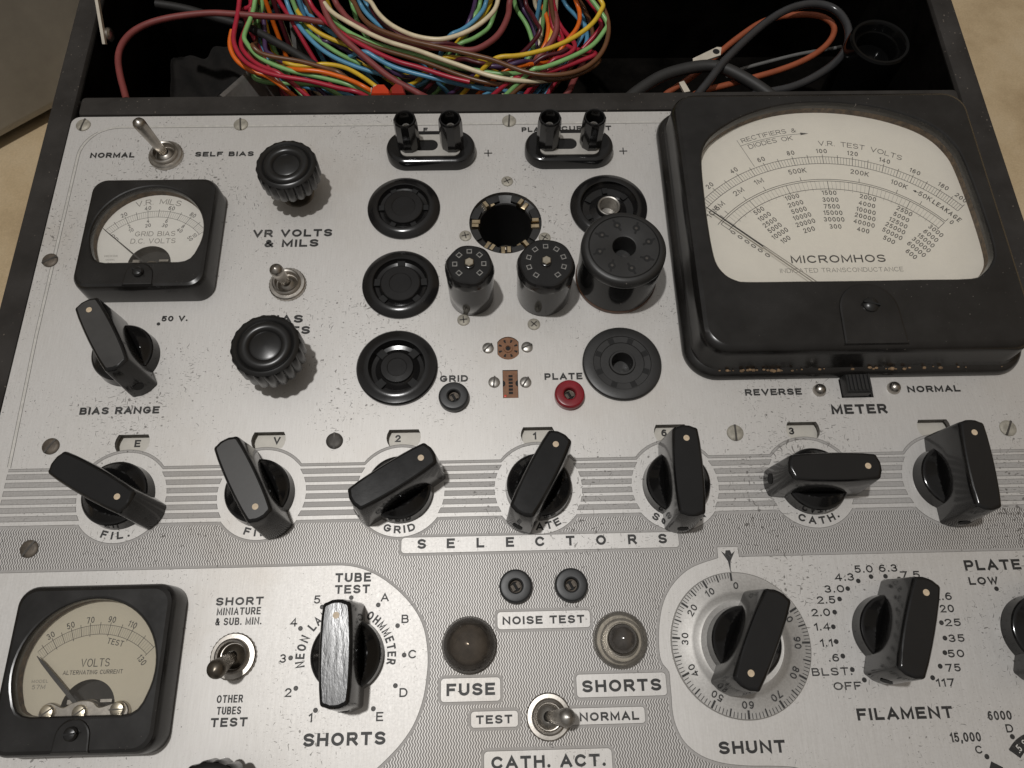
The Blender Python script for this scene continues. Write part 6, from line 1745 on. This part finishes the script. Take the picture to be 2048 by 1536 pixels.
wire('test_lead', 'rusty orange rubber lead looped inside the black cord', 'test lead', (0.34, 0.085, 0.035), 1.35, [
    (190.7, 172.9, -20), (194.6, 177.9, -19.8), (197.5, 180.3, -19.6), (205.8, 186.2, -19.3), (213.6, 193.1, -19.1), (223.3, 202.9, -18.9), (233.7, 212, -18.7), 
    (244.2, 219.3, -18.4), (257, 222.3, -18.2), (269.9, 221.5, -18), (275.1, 214.4, -17.8), (270.2, 204.3, -17.6), (259.3, 195.4, -17.3), (246.2, 189, -17.1), 
    (232.8, 184.3, -16.9), (219.7, 179.9, -16.7), (209.6, 176.8, -16.4), (205, 173.6, -16.2), (201.7, 169.1, -16), ], None, 0.55)
wire('thin_cable', 'thin grey cable lying inside the black cord loop', 'cable', (0.16, 0.16, 0.155), 0.85, [
    (226.4, 196.2, -28), (232.7, 199.9, -28), (246.5, 204.4, -28), (262, 209, -28), (277.4, 212, -28), (282.1, 213.2, -28), ], None, 0.33)
lug = [(206.0, 185.9), (205.9, 188.6), (217.0, 194.9), (218.7, 194.7), (217.8, 190.7)]
hole = (216.3, 192.5)
lg = MB()
lg.stack([(lug[::-1] if False else lug, -11.2), (lug, -10.2), (grow(lug, -.2), -10)], 0, True, True)
disc(lg, hole[0], hole[1], 1.5, -9.95, 1)
lo = build('metal_lug', lg, [M['bracket'], M['void']], None, (hole[0], hole[1], -11))
tag(lo, 'pale metal lug with a round hole beside the orange lead', 'terminal lug')
lug2 = [(197.4, 171.7), (199.1, 172.4), (200.9, 167.3), (198.9, 166.9)]
lg = MB()
lg.stack([(lug2, -7.4), (lug2, -6.2), (grow(lug2, -.25), -6)], 0, True, True)
lo = build('metal_lug', lg, M['bracket'], None, (*lug2[0], -7))
tag(lo, 'small pale metal lug standing against the partition under the black cord', 'terminal lug')
rt = [(69.2, 169.3), (69.4, 173.2), (71.8, 175.3), (75.0, 175.2), (77.2, 172.1), (77.7, 169.2)]
rt2 = [(77.0, 173.0), (76.4, 176.9), (78.8, 179.8), (82.2, 177.9), (83.5, 172.9)]
tm = MB()
tm.stack([(grow(rt[::-1], .1), -20), (grow(rt[::-1], 0), -10), (grow(rt[::-1], -.7), -8.6)], 0, True, True)
to = build('wire_clip', tm, wire_mat('red_orange_plastic', (.62, .055, .015), .3), None, (*rt[2], -20))
tag(to, 'bright red orange plastic clip holding wire ends at the partition', 'wire clip')
t2 = MB()
t2.stack([(grow(rt2[::-1], .1), -22), (grow(rt2[::-1], 0), -14), (grow(rt2[::-1], -.7), -12.6)], 0, True, True)
build('clip_half', t2, wire_mat('darker_red_plastic', (.33, .025, .015), .35), to, (*rt2[2], -22))
fr = MB()
for i in range(5):
    x = rt[1][0] - .2 + i * .8
    fr.tube([(x, rt[1][1] - 1.5 + .9 * math.sin(i * .8), -12), (x + .3 * math.sin(i * 2.1), rt[1][1] + 1.6 + .9 * math.sin(i * 1.7), -10.5 + .8 * math.sin(i * 2.9))], .3, 6)
build('frayed_tape', fr, M['bracket'], to, (*rt[1], -12))
